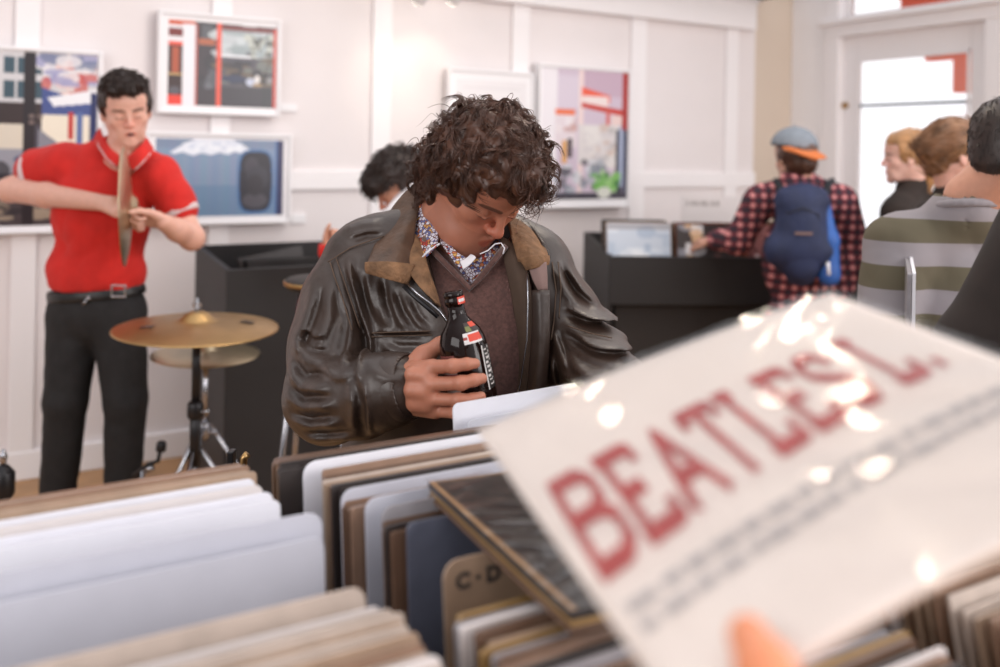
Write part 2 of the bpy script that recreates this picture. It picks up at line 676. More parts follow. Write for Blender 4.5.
def patch(name, rows, m, parent=None, th=0.003, sub=5, bevel=False):
    """a sheet of cloth or leather through a grid of points, given a thickness"""
    G = np.array(rows, float)

    def cr(A, sub):
        n = len(A); out = []
        for i in range(n - 1):
            p0, p1, p2, p3 = A[max(i - 1, 0)], A[i], A[i + 1], A[min(i + 2, n - 1)]
            for t in np.linspace(0, 1, sub, endpoint=False):
                out.append(0.5 * (2 * p1 + (p2 - p0) * t + (2 * p0 - 5 * p1 + 4 * p2 - p3) * t * t + (3 * p1 - p0 - 3 * p2 + p3) * t ** 3))
        out.append(A[-1])
        return np.array(out)
    G = cr(G, sub)
    G = np.swapaxes(cr(np.swapaxes(G, 0, 1), sub), 0, 1)
    a, b = G.shape[:2]
    ii = np.arange(a * b).reshape(a, b)
    Q = np.stack([ii[:-1, :-1], ii[1:, :-1], ii[1:, 1:], ii[:-1, 1:]], -1).reshape(-1, 4)
    me = npmesh(G.reshape(-1, 3), Q)
    o = link(name, me, parent, m)
    s = o.modifiers.new('thick', 'SOLIDIFY')
    s.thickness = th
    s.offset = 0
    return o


def strands(name, roots, nrm, dirs, m, parent, length, r0, curl, turns, lift=0.2, droop=0.0, seg=12, sides=4, seed=3, lenvar=0.4, clump=1):
    r = np.random.default_rng(seed)
    n = len(roots)
    L = length * (1 + lenvar * r.uniform(-1, 1, n))
    t = np.linspace(0, 1, seg)
    d = dirs + lift * nrm
    d /= np.linalg.norm(d, axis=1)[:, None]
    side = np.cross(d, nrm); side /= np.linalg.norm(side, axis=1)[:, None] + 1e-9
    up = np.cross(side, d)
    ph = r.uniform(0, 6.28, n); sg = r.choice([-1, 1], n); tr = turns * r.uniform(0.6, 1.4, n)
    cr_ = curl * r.uniform(0.5, 1.5, n)
    if clump > 1:      # locks: strands of one lock share their curl
        rep = lambda v: np.repeat(v, clump, axis=0)
        n *= clump
        nrm, d, side, up = rep(nrm), rep(d), rep(side), rep(up)
        ow = r.normal(0, 1, n) * .0026
        roots = rep(roots) + side * ow[:, None] + up * (r.normal(0, 1, n) * .0010)[:, None]
        d = d + side * (ow * 8 * r.uniform(-.4, 1, n))[:, None] + r.normal(0, .05, (n, 3))
        L = rep(L) * r.uniform(.75, 1.1, n); sg = rep(sg)
        ph = rep(ph) + r.normal(0, .18, n); tr = rep(tr) * r.uniform(.93, 1.07, n); cr_ = rep(cr_) * r.uniform(.85, 1.15, n)
    a = ph[:, None] + sg[:, None] * tr[:, None] * 6.283 * t[None]
    env = (np.minimum(1, t * 2.5))[None] * cr_[:, None]
    bend = -nrm * 0.35
    pts = roots[:, None] + d[:, None] * (L[:, None] * t[None])[..., None] + bend[:, None] * (L[:, None] * t[None] ** 2)[..., None] \
        + side[:, None] * (env * (np.cos(a) - np.cos(ph)[:, None]))[..., None] + up[:, None] * (env * 0.8 * (np.sin(a) - np.sin(ph)[:, None]))[..., None]
    pts[..., 2] -= droop * (L[:, None] * t[None] ** 2)
    T = np.gradient(pts, axis=1); T /= np.linalg.norm(T, axis=2)[..., None] + 1e-9
    u = np.cross(T, side[:, None] + 0.3); u /= np.linalg.norm(u, axis=2)[..., None] + 1e-9
    v = np.cross(T, u)
    rad = r0 * (1 - t ** 1.6 * 0.85)[None, :, None] * r.uniform(0.5, 1.4, n)[:, None, None]
    rings = [pts + rad * (math.cos(q) * u + math.sin(q) * v) for q in np.linspace(0, 2 * math.pi, sides, endpoint=False)]
    V = np.stack(rings, 2).reshape(-1, 3)
    idx = np.arange(n * seg * sides).reshape(n, seg, sides)
    Q = []
    for j in range(sides):
        k = (j + 1) % sides
        Q.append(np.stack([idx[:, :-1, j], idx[:, 1:, j], idx[:, 1:, k], idx[:, :-1, k]], -1).reshape(-1, 4))
    me = npmesh(V, np.concatenate(Q))
    return link(name, me, parent, m)


def tangent(nrm, vec):
    v = vec - (vec * nrm).sum(1)[:, None] * nrm
    return v / (np.linalg.norm(v, axis=1)[:, None] + 1e-9)


def canvas(name, o, ex, ey, w, h, nx, ny, painter, parent, m='print'):
    """a flat printed surface; painter(u, v) -> colours, u right, v down, 0..1"""
    o, ex, ey = np.array(o, float), np.array(ex, float), np.array(ey, float)
    u, v = np.meshgrid(np.linspace(0, 1, nx), np.linspace(0, 1, ny), indexing='ij')
    V = (o + u[..., None] * w * ex + v[..., None] * h * ey).reshape(-1, 3)
    ii = np.arange(nx * ny).reshape(nx, ny)
    Q = np.stack([ii[:-1, :-1], ii[:-1, 1:], ii[1:, 1:], ii[1:, :-1]], -1).reshape(-1, 4)
    me = npmesh(V, Q, False)
    setcol(me, painter(u, v).reshape(-1, 3))
    return link(name, me, parent, m)


class Paint:
    def __init__(s, u, v, base):
        s.u, s.v = u, v
        s.c = np.zeros(u.shape + (3,)) + np.array(rgb(*base)[:3])

    def rect(s, u0, v0, u1, v1, col, a=1.0):
        m = (s.u >= u0) & (s.u <= u1) & (s.v >= v0) & (s.v <= v1)
        s.c[m] = s.c[m] * (1 - a) + a * np.array(rgb(*col)[:3]); return s

    def ell(s, cu, cv, ru, rv, col, a=1.0, p=2):
        m = (np.abs((s.u - cu) / ru) ** p + np.abs((s.v - cv) / rv) ** p) < 1
        s.c[m] = s.c[m] * (1 - a) + a * np.array(rgb(*col)[:3]); return s

    def poly(s, pts, col, a=1.0):
        m = np.zeros(s.u.shape, bool)
        n = len(pts)
        for i in range(n):
            (x1, y1), (x2, y2) = pts[i], pts[(i + 1) % n]
            if y1 == y2:
                continue
            c = ((y1 > s.v) != (y2 > s.v)) & (s.u < (x2 - x1) * (s.v - y1) / (y2 - y1) + x1)
            m ^= c
        s.c[m] = s.c[m] * (1 - a) + a * np.array(rgb(*col)[:3]); return s

    def blobs(s, n, u0, v0, u1, v1, cols, ru, rv, seed=1, a=0.8):
        r = np.random.default_rng(seed)
        for _ in range(n):
            c = cols[r.integers(len(cols))]
            if r.random() < 0.5:
                s.ell(r.uniform(u0, u1), r.uniform(v0, v1), ru * r.uniform(.4, 1.3), rv * r.uniform(.4, 1.3), c, a)
            else:
                x, y = r.uniform(u0, u1), r.uniform(v0, v1)
                s.rect(x, y, min(u1, x + ru * r.uniform(.4, 2)), min(v1, y + rv * r.uniform(.4, 2)), c, a)
        return s

# ================================================================== THE ROOM
FR = (WALL0, E1, E2, EZ)     # local frame of the picture wall: x along it, y into it


def struct(o):
    o['kind'] = 'structure'
    return o


T_END = on_wall(754, 120)[0]
struct(MB().box((-5, -4, -0.05), (9, 12, 0)).build('floor', 'floor_wood'))
struct(MB().box((-4, 0.0, 0), (T_END, 0.12, 2.36), FR).build('wall_back', 'wall_paint'))
struct(MB().box((-4, 0.0, 2.36), (T_END, 0.12, 3.0), FR).box((-4, -0.28, 2.475), (T_END, 0.0, 2.56), FR).build('trim_1', 'dark_soffit'))
struct(MB().box((-4, -0.07, 2.27), (T_END - 0.06, 0.0, 2.47), FR).box((-4, -0.085, 2.44), (T_END - 0.055, 0, 2.475), FR).build('trim_2', 'band_paint', bevel=0.004))
struct(MB().box((-4, -0.022, 1.235), (T_END, 0.0, 1.33), FR).build('trim_3', 'trim_paint', bevel=0.004))
for i, (a, b) in enumerate(((13, 38), (209, 229), (370, 389), (509, 526), (628, 643), (723, 735))):
    t0, t1 = on_wall(a, 150)[0], on_wall(b, 150)[0]
    struct(MB().box((t0, -0.02, 0.1), (t1, 0.0, 2.28), FR).build('trim_%d' % (i + 4), 'trim_paint', bevel=0.003))
struct(MB().box((-4, -0.025, 0), (T_END, 0.0, 0.12), FR).build('baseboard_back', 'trim_paint', bevel=0.005))
struct(MB().box((T_END, 0.0, 0), (4.10, 0.12, 3.0), FR).build('wall_pillar', 'pillar_paint'))

# shopfront wall: runs from the pillar towards the right of the camera
W0 = WALL0 + E1 * 4.09
EO = -E2                    # along the shopfront, away from the picture wall
FW = (W0, EO, E1, EZ)       # x along shopfront, y outwards
DW0, DW1 = 0.36, 1.44
w = MB()
w.box((-0.1, 0.0, 0), (DW0, 0.14, 3.1), FW)
w.box((DW1, 0.0, 0), (2.2, 0.14, 3.1), FW)
w.box((2.2, 0.0, 0), (6.5, 0.14, 0.7), FW)
w.box((DW0, 0.0, 2.95), (6.5, 0.14, 3.1), FW)
struct(w.build('wall_right', 'bright_paint'))
# door with a tall glass panel
d = MB()
g0, g1, gb, gt = 0.514, 1.277, 0.35, 2.07
d.box((DW0 + .05, 0.03, 0.02), (g0, 0.08, 2.22), FW).box((g1, 0.03, 0.02), (DW1 - .05, 0.08, 2.22), FW)
d.box((g0, 0.03, gt), (g1, 0.08, 2.22), FW).box((g0, 0.03, 0.02), (g1, 0.08, gb), FW)
for lo, hi in (((g0, .02, gb), (g0 + .02, .03, gt)), ((g1 - .02, .02, gb), (g1, .03, gt)), ((g0, .02, gt - .02), (g1, .03, gt))):
    d.box(lo, hi, FW)
door = struct(d.build('door_1', 'trim_paint', bevel=0.004))
MB().box((g0, 0.045, 1.765), (g1, 0.07, 1.785), FW).build('glazing_bar', 'cap_grey', door)
MB().box((g0, 0.052, gb), (g1, 0.058, gt), FW).build('pane', 'glass', door)
hd = MB().tube([W0 + EO * 0.45 + E1 * 0.03 + EZ * 1.0, W0 + EO * 0.45 - E1 * 0.03 + EZ * 1.0, W0 + EO * 0.55 - E1 * 0.035 + EZ * 1.0], 0.012)
hd.build('door_handle', 'chrome', door, smooth=True)
MB().tube([W0 + EO * 0.43 + E1 * 0.03 + EZ * 1.78, W0 + EO * 0.43 + E1 * 0.012 + EZ * 1.78], 0.02).build('lock', 'brass', door)
fr = MB()
fr.box((DW0 - .06, -0.03, 0), (DW0 + .05, 0.10, 3.0), FW).box((DW1 - .05, -0.03, 0), (DW1 + .06, 0.10, 3.0), FW)
fr.box((DW0 - .06, -0.035, 2.22), (DW1 + .06, 0.10, 2.30), FW).box((DW0 - .1, -0.07, 2.30), (DW1 + .1, 0.02, 2.335), FW)
fr.box((DW0, -0.02, 2.92), (DW1, 0.1, 3.0), FW)
struct(fr.build('trim_10', 'trim_paint', bevel=0.006))
wn = MB()
wn.box((DW0 + .05, 0.02, 2.3), (DW0 + .10, 0.07, 2.92), FW).box((DW1 - .10, 0.02, 2.3), (DW1 - .05, 0.07, 2.92), FW).box((DW0 + .05, 0.02, 2.335), (DW1 - .05, 0.07, 2.36), FW)
wi = struct(wn.build('window_1', 'trim_paint', bevel=0.004))
MB().box((DW0 + .1, 0.04, 2.36), (DW1 - .1, 0.046, 2.92), FW).build('pane', 'glass', wi)
w2 = MB()
for x in (2.2, 3.6, 5.0, 6.42):
    w2.box((x, 0.03, 0.7), (x + .08, 0.1, 2.95), FW)
w2.box((2.2, 0.03, 0.7), (6.5, 0.1, 0.78), FW)
wj = struct(w2.build('window_2', 'trim_paint', bevel=0.004))
MB().box((2.2, 0.06, 0.78), (6.5, 0.066, 2.95), FW).build('pane', 'glass', wj)
# pavement and the red awning of the shop outside
struct(MB().box((-3, 0.14, -0.06), (9, 9, -0.01), FW).build('pavement', 'street'))
aw = empty('awning', W0 + E1 * 1.5)
tag(aw, 'orange-red shop awning hanging outside above the glazed door', 'awning')
a = MB()
prof = [(0.2, 3.25), (1.7, 2.76), (1.7, 2.34)]
for i in range(2):
    y0, z0 = prof[i]; y1, z1 = prof[i + 1]
    a.add([W0 + EO * x + E1 * y + EZ * z for x, y, z in ((-.4, y0, z0), (1.7, y0, z0), (1.7, y1, z1), (-.4, y1, z1), (-.4, y0, z0 - .02), (1.7, y0, z0 - .02), (1.7, y1 - .02, z1 - .02), (-.4, y1 - .02, z1 - .02))],
          [(0, 1, 2, 3), (7, 6, 5, 4), (0, 4, 5, 1), (3, 2, 6, 7), (0, 3, 7, 4), (1, 5, 6, 2)])
a.build('canopy', 'awning_red', aw)
MB().box((-.12, 1.62, 2.21), (.7, 1.7, 2.34), FW).box((.12, 1.62, 1.95), (.25, 1.7, 2.21), FW).build('valance', 'awning_red', aw)
for x in (-.38, 1.68):
    MB().tube([W0 + EO * x + E1 * 0.14 + EZ * 2.5, W0 + EO * x + E1 * 1.68 + EZ * 2.34], 0.015).build('arm', 'frame_white', aw)
sp = empty('track_light', WALL0 + E1 * 1.9 - E2 * 0.5 + EZ * 2.42)
# ------------------------------------------------------------------ track lights
bpy.data.objects.remove(sp)
for k, (px, D) in enumerate(((421, 4.3), (455, 4.45))):
    b = P(px, -6, D)
    t = tag(empty('track_light', b + EZ * 0.22), ('round white spotlight at the top edge of the frame, %s of the two' % ('left' if k == 0 else 'right')), 'spotlight', 'spotlights aimed at the picture wall')
    aim = (E2 * 0.75 - EZ * 0.66); aim /= np.linalg.norm(aim)
    MB().tube([b + EZ * 0.22, b + EZ * 0.04], 0.008).build('stem', 'frame_white', t)
    MB().lathe([(0.02, -0.06), (0.036, -0.045), (0.038, 0.04), (0.034, 0.045)], b, aim, 20).build('lamp_head', 'frame_white', t, smooth=True)
    lm = bpy.data.materials.get('lamp_glow')
    if lm is None:
        mat('lamp_glow', (1, 1, 1, 1))
        M['lamp_glow'].name = 'lamp_glow'
        p = M['lamp_glow'].node_tree.nodes['Principled BSDF']
        p.inputs['Emission Color'].default_value = (1, 0.88, 0.7, 1)
        p.inputs['Emission Strength'].default_value = 12
    MB().lathe([(0.031, 0.045), (0.031, 0.048)], b, aim, 20).build('bulb', 'lamp_glow', t)
    l = bpy.data.lights.new('spot', 'SPOT')
    l.energy = 2.2; l.color = (1, 0.82, 0.6); l.spot_size = 1.0; l.spot_blend = 0.8; l.shadow_soft_size = 0.03
    lo = bpy.data.objects.new('spot', l); C.objects.link(lo)
    lo.location = b + aim * 0.06
    lo.rotation_euler = Vector(aim).to_track_quat('-Z', 'Y').to_euler()

for lx, ly in GLINT_LAMPS:
    t = tag(empty('glint_lamp', (lx, ly, 2.9)), 'small lamp added above the record bins for glints, out of the frame', 'lamp', 'added glint lamps above the bins')
    MB().lathe([(.012, .16), (.03, .14), (.075, .0), (.073, .0), (.028, .135)], (lx, ly, 2.885), (0, 0, 1), 24).build('lamp_shade', 'black_metal', t, smooth=True)
    MB().tube([(lx, ly, 3.04), (lx, ly, 3.6)], .003).build('cord', 'black_metal', t)
# ------------------------------------------------------------------ pictures on the wall


PO = 0.026      # pictures hang clear of the posts and rail


def picture(px0, py0, px1, py1, label, painter, border, nx=150, ny=130, depth=0.035, fw=0.016, z=None):
    ta, za = on_wall(px0, py0, depth + PO); tb, zb = on_wall(px1, py1, depth + PO)
    if z:
        za, zb = z
    r = tag(empty('framed_picture', WALL0 + E1 * (ta + tb) / 2 - E2 * 0.02 + EZ * zb), label, 'picture')
    f = MB()
    depth += PO
    f.box((ta, -depth, zb), (ta + fw, -PO, za), FR).box((tb - fw, -depth, zb), (tb, -PO, za), FR)
    f.box((ta + fw, -depth, zb), (tb - fw, -PO, zb + fw), FR).box((ta + fw, -depth, za - fw), (tb - fw, -PO, za), FR)
    f.build('frame', 'frame_white', r, bevel=0.003)
    MB().box((ta + fw, -depth + .012, zb + fw), (tb - fw, -PO - .002, za - fw), FR).build('mount', 'frame_white', r)
    l, t_, rr, bb = border
    if painter:
        canvas('print', WALL0 + E1 * (ta + l) + E2 * (.0115 - depth) + EZ * (za - t_), E1, -EZ, (tb - rr) - (ta + l), (za - t_) - (zb + bb), nx, ny, painter, r)
    return r


def paint_big(u, v):
    p = Paint(u, v, (70, 66, 76))
    p.rect(0, 0, 1, .32, (206, 204, 206)); 
    for x in (.05, .2, .37, .46, .55):
        for y in (.03, .17):
            p.rect(x, y, x + .07, y + .1, (62, 84, 96))
    p.blobs(40, .62, 0, 1, .24, [(196, 76, 64), (226, 222, 224), (110, 120, 150), (232, 200, 190), (150, 150, 190)], .08, .04, 2)
    p.poly([(.62, .2), (1, .3), (1, .42), (.62, .48)], (70, 84, 140))
    p.poly([(.66, .26), (1, .2), (1, .28), (.7, .31)], (236, 236, 240))
    p.rect(0, .29, .62, .42, (58, 46, 46))
    p.rect(.0, .42, .5, .56, (216, 206, 190)); p.rect(.62, .36, .95, .62, (232, 222, 204))
    p.rect(.80, .34, .84, .5, (190, 60, 54)); p.rect(.86, .34, .9, .6, (90, 110, 160))
    p.rect(.0, .56, .52, .7, (150, 150, 160)); p.poly([(.6, .44), (.8, .56), (.8, .62), (.6, .64)], (132, 132, 142))
    p.rect(.6, .62, .95, .78, (60, 56, 62))
    p.blobs(50, 0, .6, .95, .8, [(60, 74, 110), (40, 36, 42), (170, 170, 180), (90, 100, 130), (180, 90, 80)], .07, .05, 5)
    p.ell(.3, .76, .22, .05, (34, 34, 44)); p.rect(0, .79, .96, .815, (44, 92, 178))
    p.rect(0, .815, .96, 1, (74, 64, 66)); p.blobs(24, 0, .84, .9, .97, [(120, 104, 96), (50, 44, 48), (168, 150, 130)], .09, .03, 8)
    p.rect(.5, 0, .58, 1, (42, 36, 40)); p.ell(.555, .37, .02, .012, (120, 104, 100)); p.ell(.615, .37, .02, .012, (120, 104, 100)); p.ell(.555, .405, .02, .012, (120, 104, 100))
    p.rect(.955, .22, 1, 1, (36, 44, 92))
    return p.c


def paint_street(u, v):
    p = Paint(u, v, (70, 68, 72))
    p.rect(0, 0, .24, 1, (232, 228, 232)); p.rect(0, 0, .24, .055, (206, 92, 60))
    p.rect(0, .1, .13, .19, (120, 40, 40)); p.rect(0, .27, .13, .88, (60, 40, 40)); p.rect(0, .25, .13, .3, (232, 88, 66))
    p.rect(.03, .32, .1, .62, (176, 84, 54)); p.rect(0, .63, .13, .65, (206, 170, 110)); p.ell(.06, .83, .05, .05, (90, 86, 94))
    p.rect(0, .88, .13, 1, (232, 62, 44)); p.rect(.13, .04, .24, 1, (236, 233, 238))
    p.rect(.245, .03, .26, 1, (226, 110, 96)); p.rect(.26, .03, .44, 1, (66, 60, 66)); p.rect(.27, .2, .42, .27, (176, 100, 70))
    p.rect(.3, .04, .4, .2, (90, 92, 98)); p.blobs(14, .28, .3, .42, .9, [(84, 86, 92), (56, 54, 60), (110, 112, 120)], .05, .08, 3)
    p.rect(.47, .02, .99, .42, (176, 186, 190)); p.blobs(30, .47, .04, .9, .4, [(200, 208, 210), (150, 162, 166), (190, 196, 200)], .12, .07, 11)
    p.blobs(60, .72, .12, .99, .5, [(90, 90, 84), (150, 150, 140), (60, 60, 58), (196, 200, 190)], .035, .04, 12)
    p.rect(.47, .37, .76, .4, (238, 240, 244)); p.rect(.47, .4, .99, 1, (84, 82, 90))
    p.blobs(45, .47, .42, .97, .72, [(120, 124, 120), (60, 58, 66), (110, 96, 80), (50, 48, 56)], .08, .05, 13)
    p.ell(.6, .66, .13, .045, (58, 64, 88)); p.ell(.76, .69, .05, .05, (190, 196, 214)); p.ell(.82, .65, .025, .05, (226, 222, 220)); p.ell(.94, .66, .03, .05, (230, 226, 226))
    p.rect(.78, .7, .97, .74, (170, 144, 112)); p.rect(.47, .76, .97, 1, (66, 63, 70)); p.rect(.86, .6, .98, 1, (58, 60, 64), .7)
    p.rect(.47, .02, .99, .08, (120, 62, 62)); p.rect(.435, .0, .475, 1, (232, 92, 72)); p.rect(.975, .02, 1, 1, (212, 78, 62))
    return p.c


def paint_window(u, v):
    p = Paint(u, v, (128, 150, 176))
    for i in range(40):
        x = i / 40
        p.rect(x, 0, x + .026, 1, (130 + int(8 * math.sin(i * 1.7)), 148 + int(6 * math.sin(i)), 176), .5)
    p.poly([(0, .6), (1, .6), (1, 1), (0, 1)], (92, 130, 164), .5)
    p.rect(0, 0, 1, .12, (120, 132, 158), .6)
    p.poly([(.1, .18), (.22, .06), (.3, 0), (.58, 0), (.66, .06), (.74, .15), (.68, .19), (.6, .16), (.55, .2), (.48, .17), (.42, .21), (.34, .18), (.28, .22), (.2, .17), (.14, .2)], (228, 232, 242))
    p.blobs(24, .2, .02, .66, .14, [(240, 244, 250), (206, 214, 230)], .04, .03, 4)
    p.ell(.772, .55, .145, .42, (70, 110, 160), p=4); p.ell(.775, .55, .13, .39, (42, 40, 50), p=4)
    p.ell(.74, .35, .06, .12, (66, 62, 72)); p.ell(.79, .5, .09, .16, (58, 56, 66)); p.ell(.77, .8, .1, .1, (88, 84, 92), .7); p.ell(.77, .6, .07, .14, (48, 44, 52))
    p.rect(.95, 0, 1, 1, (40, 40, 84)); p.rect(.935, 0, .95, 1, (64, 104, 160))
    return p.c


def paint_tower(u, v):
    p = Paint(u, v, (206, 190, 206))
    p.rect(0, 0, .18, 1, (236, 231, 236)); p.rect(.18, .05, .42, .3, (214, 202, 216)); p.rect(.42, 0, .47, 1, (236, 214, 212))
    p.rect(.47, 0, .92, .2, (196, 170, 188)); p.poly([(.45, .13), (.78, .19), (.78, .25), (.45, .2)], (232, 90, 62)); p.rect(.47, .2, .76, .3, (238, 222, 220))
    p.poly([(.45, .25), (.97, .3), (.97, .35), (.45, .29)], (196, 62, 52)); p.rect(.74, .3, .78, .42, (208, 90, 76)); p.rect(.8, .34, .95, .42, (232, 208, 204))
    p.rect(.16, .31, .38, .35, (232, 112, 62)); p.rect(.16, .35, .4, .6, (226, 214, 220)); p.blobs(12, .16, .36, .4, .5, [(212, 170, 160), (236, 230, 234), (196, 160, 160)], .04, .03, 3)
    p.rect(.3, .53, .35, .68, (60, 44, 50)); p.rect(.24, .55, .29, .72, (216, 160, 90)); p.rect(.42, .42, .95, .72, (220, 214, 214))
    p.blobs(44, .46, .4, .86, .76, [(206, 186, 176), (228, 224, 222), (180, 176, 176), (210, 204, 206)], .06, .04, 6)
    p.blobs(36, .16, .7, .72, .96, [(120, 128, 140), (210, 214, 220), (84, 80, 90), (170, 176, 186)], .06, .04, 7)
    p.rect(.86, .45, .94, 1, (46, 50, 66)); p.rect(.9, .42, .95, .9, (170, 180, 206)); p.rect(.93, .0, 1, .45, (168, 44, 40)); p.rect(.95, .45, 1, 1, (54, 58, 84))
    p.rect(.16, .95, 1, 1, (66, 62, 74))
    p.blobs(46, .6, .8, .88, .93, [(90, 160, 70), (60, 120, 56), (130, 190, 100), (160, 206, 130)], .045, .035, 9)
    p.ell(.73, .95, .08, .045, (222, 224, 214))
    return p.c


picture(-60, 41, 100, 232, 'large framed street photograph with blue tones, partly behind the drummer', paint_big, (.018, .02, .02, .035), 190, 170)
picture(159, 9, 280, 117, 'framed photograph with orange-red window bars, above the blue one', paint_street, (.045, .04, .02, .04), 170, 150, 0.05)
picture(146, 131, 291, 223, 'wide framed photograph of a blue wall with a rounded dark window', paint_window, (.045, .03, .04, .04), 190, 130, 0.04)
picture(449, 67, 534, 150, 'plain white frame with pale print, behind the curly-haired man', lambda u, v: Paint(u, v, (232, 228, 230)).rect(.0, .0, 1, .02, (220, 214, 216)).rect(.1, .12, .9, .14, (216, 212, 214)).c, (.05, .06, .05, .05), 60, 50, 0.04)
picture(540, 63, 630, 207, 'tall framed photograph with red bars and a potted plant', paint_tower, (.02, .02, .02, .05), 150, 190, 0.06)
for k, (a, b, c, e, txt) in enumerate(((280, 104, 296, 112, 'beside the street photograph with orange bars'), (291, 214, 305, 223, 'beside the bottom corner of the blue wall photograph'))):
    t0, z0 = on_wall(a, b); t1, z1 = on_wall(c, e)
    tag(MB().box((t0, -0.012, z1), (t1, 0, z0), FR).build('price_card', 'frame_white', bevel=0.001), 'small white title card on the wall ' + txt, 'card', 'title cards on the picture wall')

# ================================================================== RECORD BINS IN THE FOREGROUND
ZT = 1.07
ZB = ZT - 0.312


def bin_pt(u, v, z):
    return E1 * u + E2 * v + EZ * z


FB = (np.zeros(3), E1, E2, EZ)
rb = tag(empty('record_bin', bin_pt(0.5, 0.75, 0)), 'long dark wooden record bin with open rows in the foreground', 'record bin')
m_ = MB()
m_.box((-.35, .27, .0), (1.16, 1.27, .70), FB)
m_.build('cabinet', 'bin_inside', rb)
MB().box((-.36, .26, .70), (1.17, 1.28, ZB - 0.006), FB).build('bottom_board', 'bin_inside', rb, bevel=0.003)
MB().box((-.36, 1.265, ZB - .006), (1.17, 1.285, 0.93), FB).build('back_panel', 'bin_inside', rb, bevel=0.002)
MB().box((-.36, .25, ZB - .006), (1.17, .265, 0.93), FB).build('front_panel', 'bin_inside', rb, bevel=0.002)
for uu, v1 in ((-.345, 1.26), (-.0, 1.26), (.320, 1.26), (.695, 1.10), (1.13, 1.26)):
    MB().box((uu, .27, ZB - .006), (uu + .012, v1, .95), FB).build('partition', 'bin_inside', rb, bevel=0.002)

LPC = {
    'tan': rgb(144, 114, 94), 'beige': rgb(190, 174, 162), 'brown': rgb(104, 78, 62), 'dark': rgb(48, 40, 38), 'cream': rgb(216, 208, 206),
    'white': rgb(226, 225, 232), 'grey': rgb(150, 146, 150), 'slate': rgb(92, 96, 112), 'ochre': rgb(150, 118, 72), 'pale': rgb(192, 192, 202),
    'black': rgb(30, 27, 27), 'rust': rgb(140, 74, 50), 'kraft': rgb(168, 142, 120),
}
for k_, c_ in LPC.items():
    film = k_ not in ('white', 'pale', 'cream')
    mat('sleeve_' + k_, c_, 0.42 if film else 0.5, var=0.12 if film else 0.02, vscale=26, coat=0.5 if film else 0.1, coat_rough=0.15, bump=0.25 if film else 0.05, bscale=14, bdist=0.006)
_lpm = {}


def lp_mesh(col, th, w_=0.315, h_=0.312, rad=0.006):
    key = (col, th, w_, h_, rad)
    if key in _lpm:
        return _lpm[key]
    pts = []
    for cx, cz, a0 in ((w_ - rad, h_ - rad, 0), (rad, h_ - rad, 90), (rad * .3, rad * .3, 180), (w_ - rad * .3, rad * .3, 270)):
        r_ = rad if a0 < 180 else rad * .3
        for i in range(5):
            a = math.radians(a0 + 22.5 * i)
            pts.append((cx + r_ * math.cos(a), cz + r_ * math.sin(a)))
    n = len(pts)
    V = [(x, 0, z) for x, z in pts] + [(x, th, z) for x, z in pts]
    Fc = [tuple(range(n)), tuple(reversed(range(n, 2 * n)))] + [(i, i + n, (i + 1) % n + n, (i + 1) % n) for i in range(n)]
    me = rawmesh(V, Fc, False)
    me.materials.append(M['sleeve_' + col])
    _lpm[key] = me
    return me


def lp(u, v, col, label, group=None, th=0.0045, lean=8.0, up=0.0, yaw=0.0, name='record_sleeve', rad=0.004, w_=0.315, h_=0.312, vtop=True):
    """sleeve whose top-left front corner stands at (u, v, ZT + up)"""
    ln = math.radians(lean)
    vb = v - h_ * math.sin(ln) if vtop else v
    o = bpy.data.objects.new(name, lp_mesh(col, th, w_, h_, rad))
    C.objects.link(o)
    o.location = bin_pt(u, vb, ZT + up - h_ * math.cos(ln))
    o.rotation_euler = (-ln, 0, math.radians(30 + yaw))
    return tag(o, label, 'record', group)


LR = random.Random(5)


def run(u, v0, v1, step, cols, label, group, lean=8.0, jit=0.004, ups=(-.006, .004), th=(0.003, 0.0045, 0.006)):
    v = v0; n = 0
    while v < v1:
        lp(u + LR.uniform(-jit, jit), v, LR.choice(cols), label, group, LR.choice(th), lean + LR.uniform(-.6, .6), LR.uniform(*ups), LR.uniform(-.5, .5))
        v += step * LR.uniform(.8, 1.25); n += 1
    return n


GL = 'sleeves in the left bin row'
# left row
run(-0.015, 0.335, 0.685, 0.0085, ['tan', 'beige', 'kraft', 'tan', 'beige', 'brown', 'cream'], 'tan or beige plastic-covered record sleeve in the nearest part of the left row', 'nearest tan sleeves of the left row')
u_, v_ = uv(365, 590)
lp(u_ - .315, v_ + .0, 'beige', 'beige divider card in the left row, in front of the big white divider', None, 0.003, 8, 0.004, name='divider_card', rad=.012)
lp(-0.02, 0.70, 'cream', 'cream sleeve right behind the tan ones of the left row', None, 0.003, 8, -0.004)
u_, v_ = uv(324, 536)
lp(u_ - .288, v_, 'pale', 'lower pale blue divider standing in front of the tall white divider', None, 0.003, 6, 0.0, name='divider_card', rad=.012, w_=.288)
u_, v_ = uv(322, 511, 1.085)
lp(u_ - .292, v_, 'pale', 'tall white divider card with rounded corners in the left row', None, 0.003, 6, 0.015, name='divider_card', rad=.014, w_=.292)
for k, (a, b, c_, txt) in enumerate(((280, 499, 'white', 'first'), (272, 491, 'white', 'second'), (262, 484, 'cream', 'third'), (256, 479, 'white', 'fourth'), (247, 473, 'white', 'fifth'))):
    u_, v_ = uv(a, b)
    lp(u_ - .315, v_, c_, ('cream' if k == 2 else 'white') + ' record sleeve in the left row, %s behind the tall white divider' % txt, None, 0.004, 8, 0.0, LR.uniform(-.6, .6), rad=.008)
run(-0.035, 1.045, 1.095, 0.0075, ['beige', 'kraft', 'tan', 'brown', 'tan'], 'beige or tan record sleeve at the far end of the left row', 'far sleeves of the left row')
run(-0.02, 0.76, 0.82, 0.02, ['brown', 'dark'], 'dark sleeve sunk low between the dividers of the left row', 'sunken sleeves of the left row', ups=(-.09, -.07))

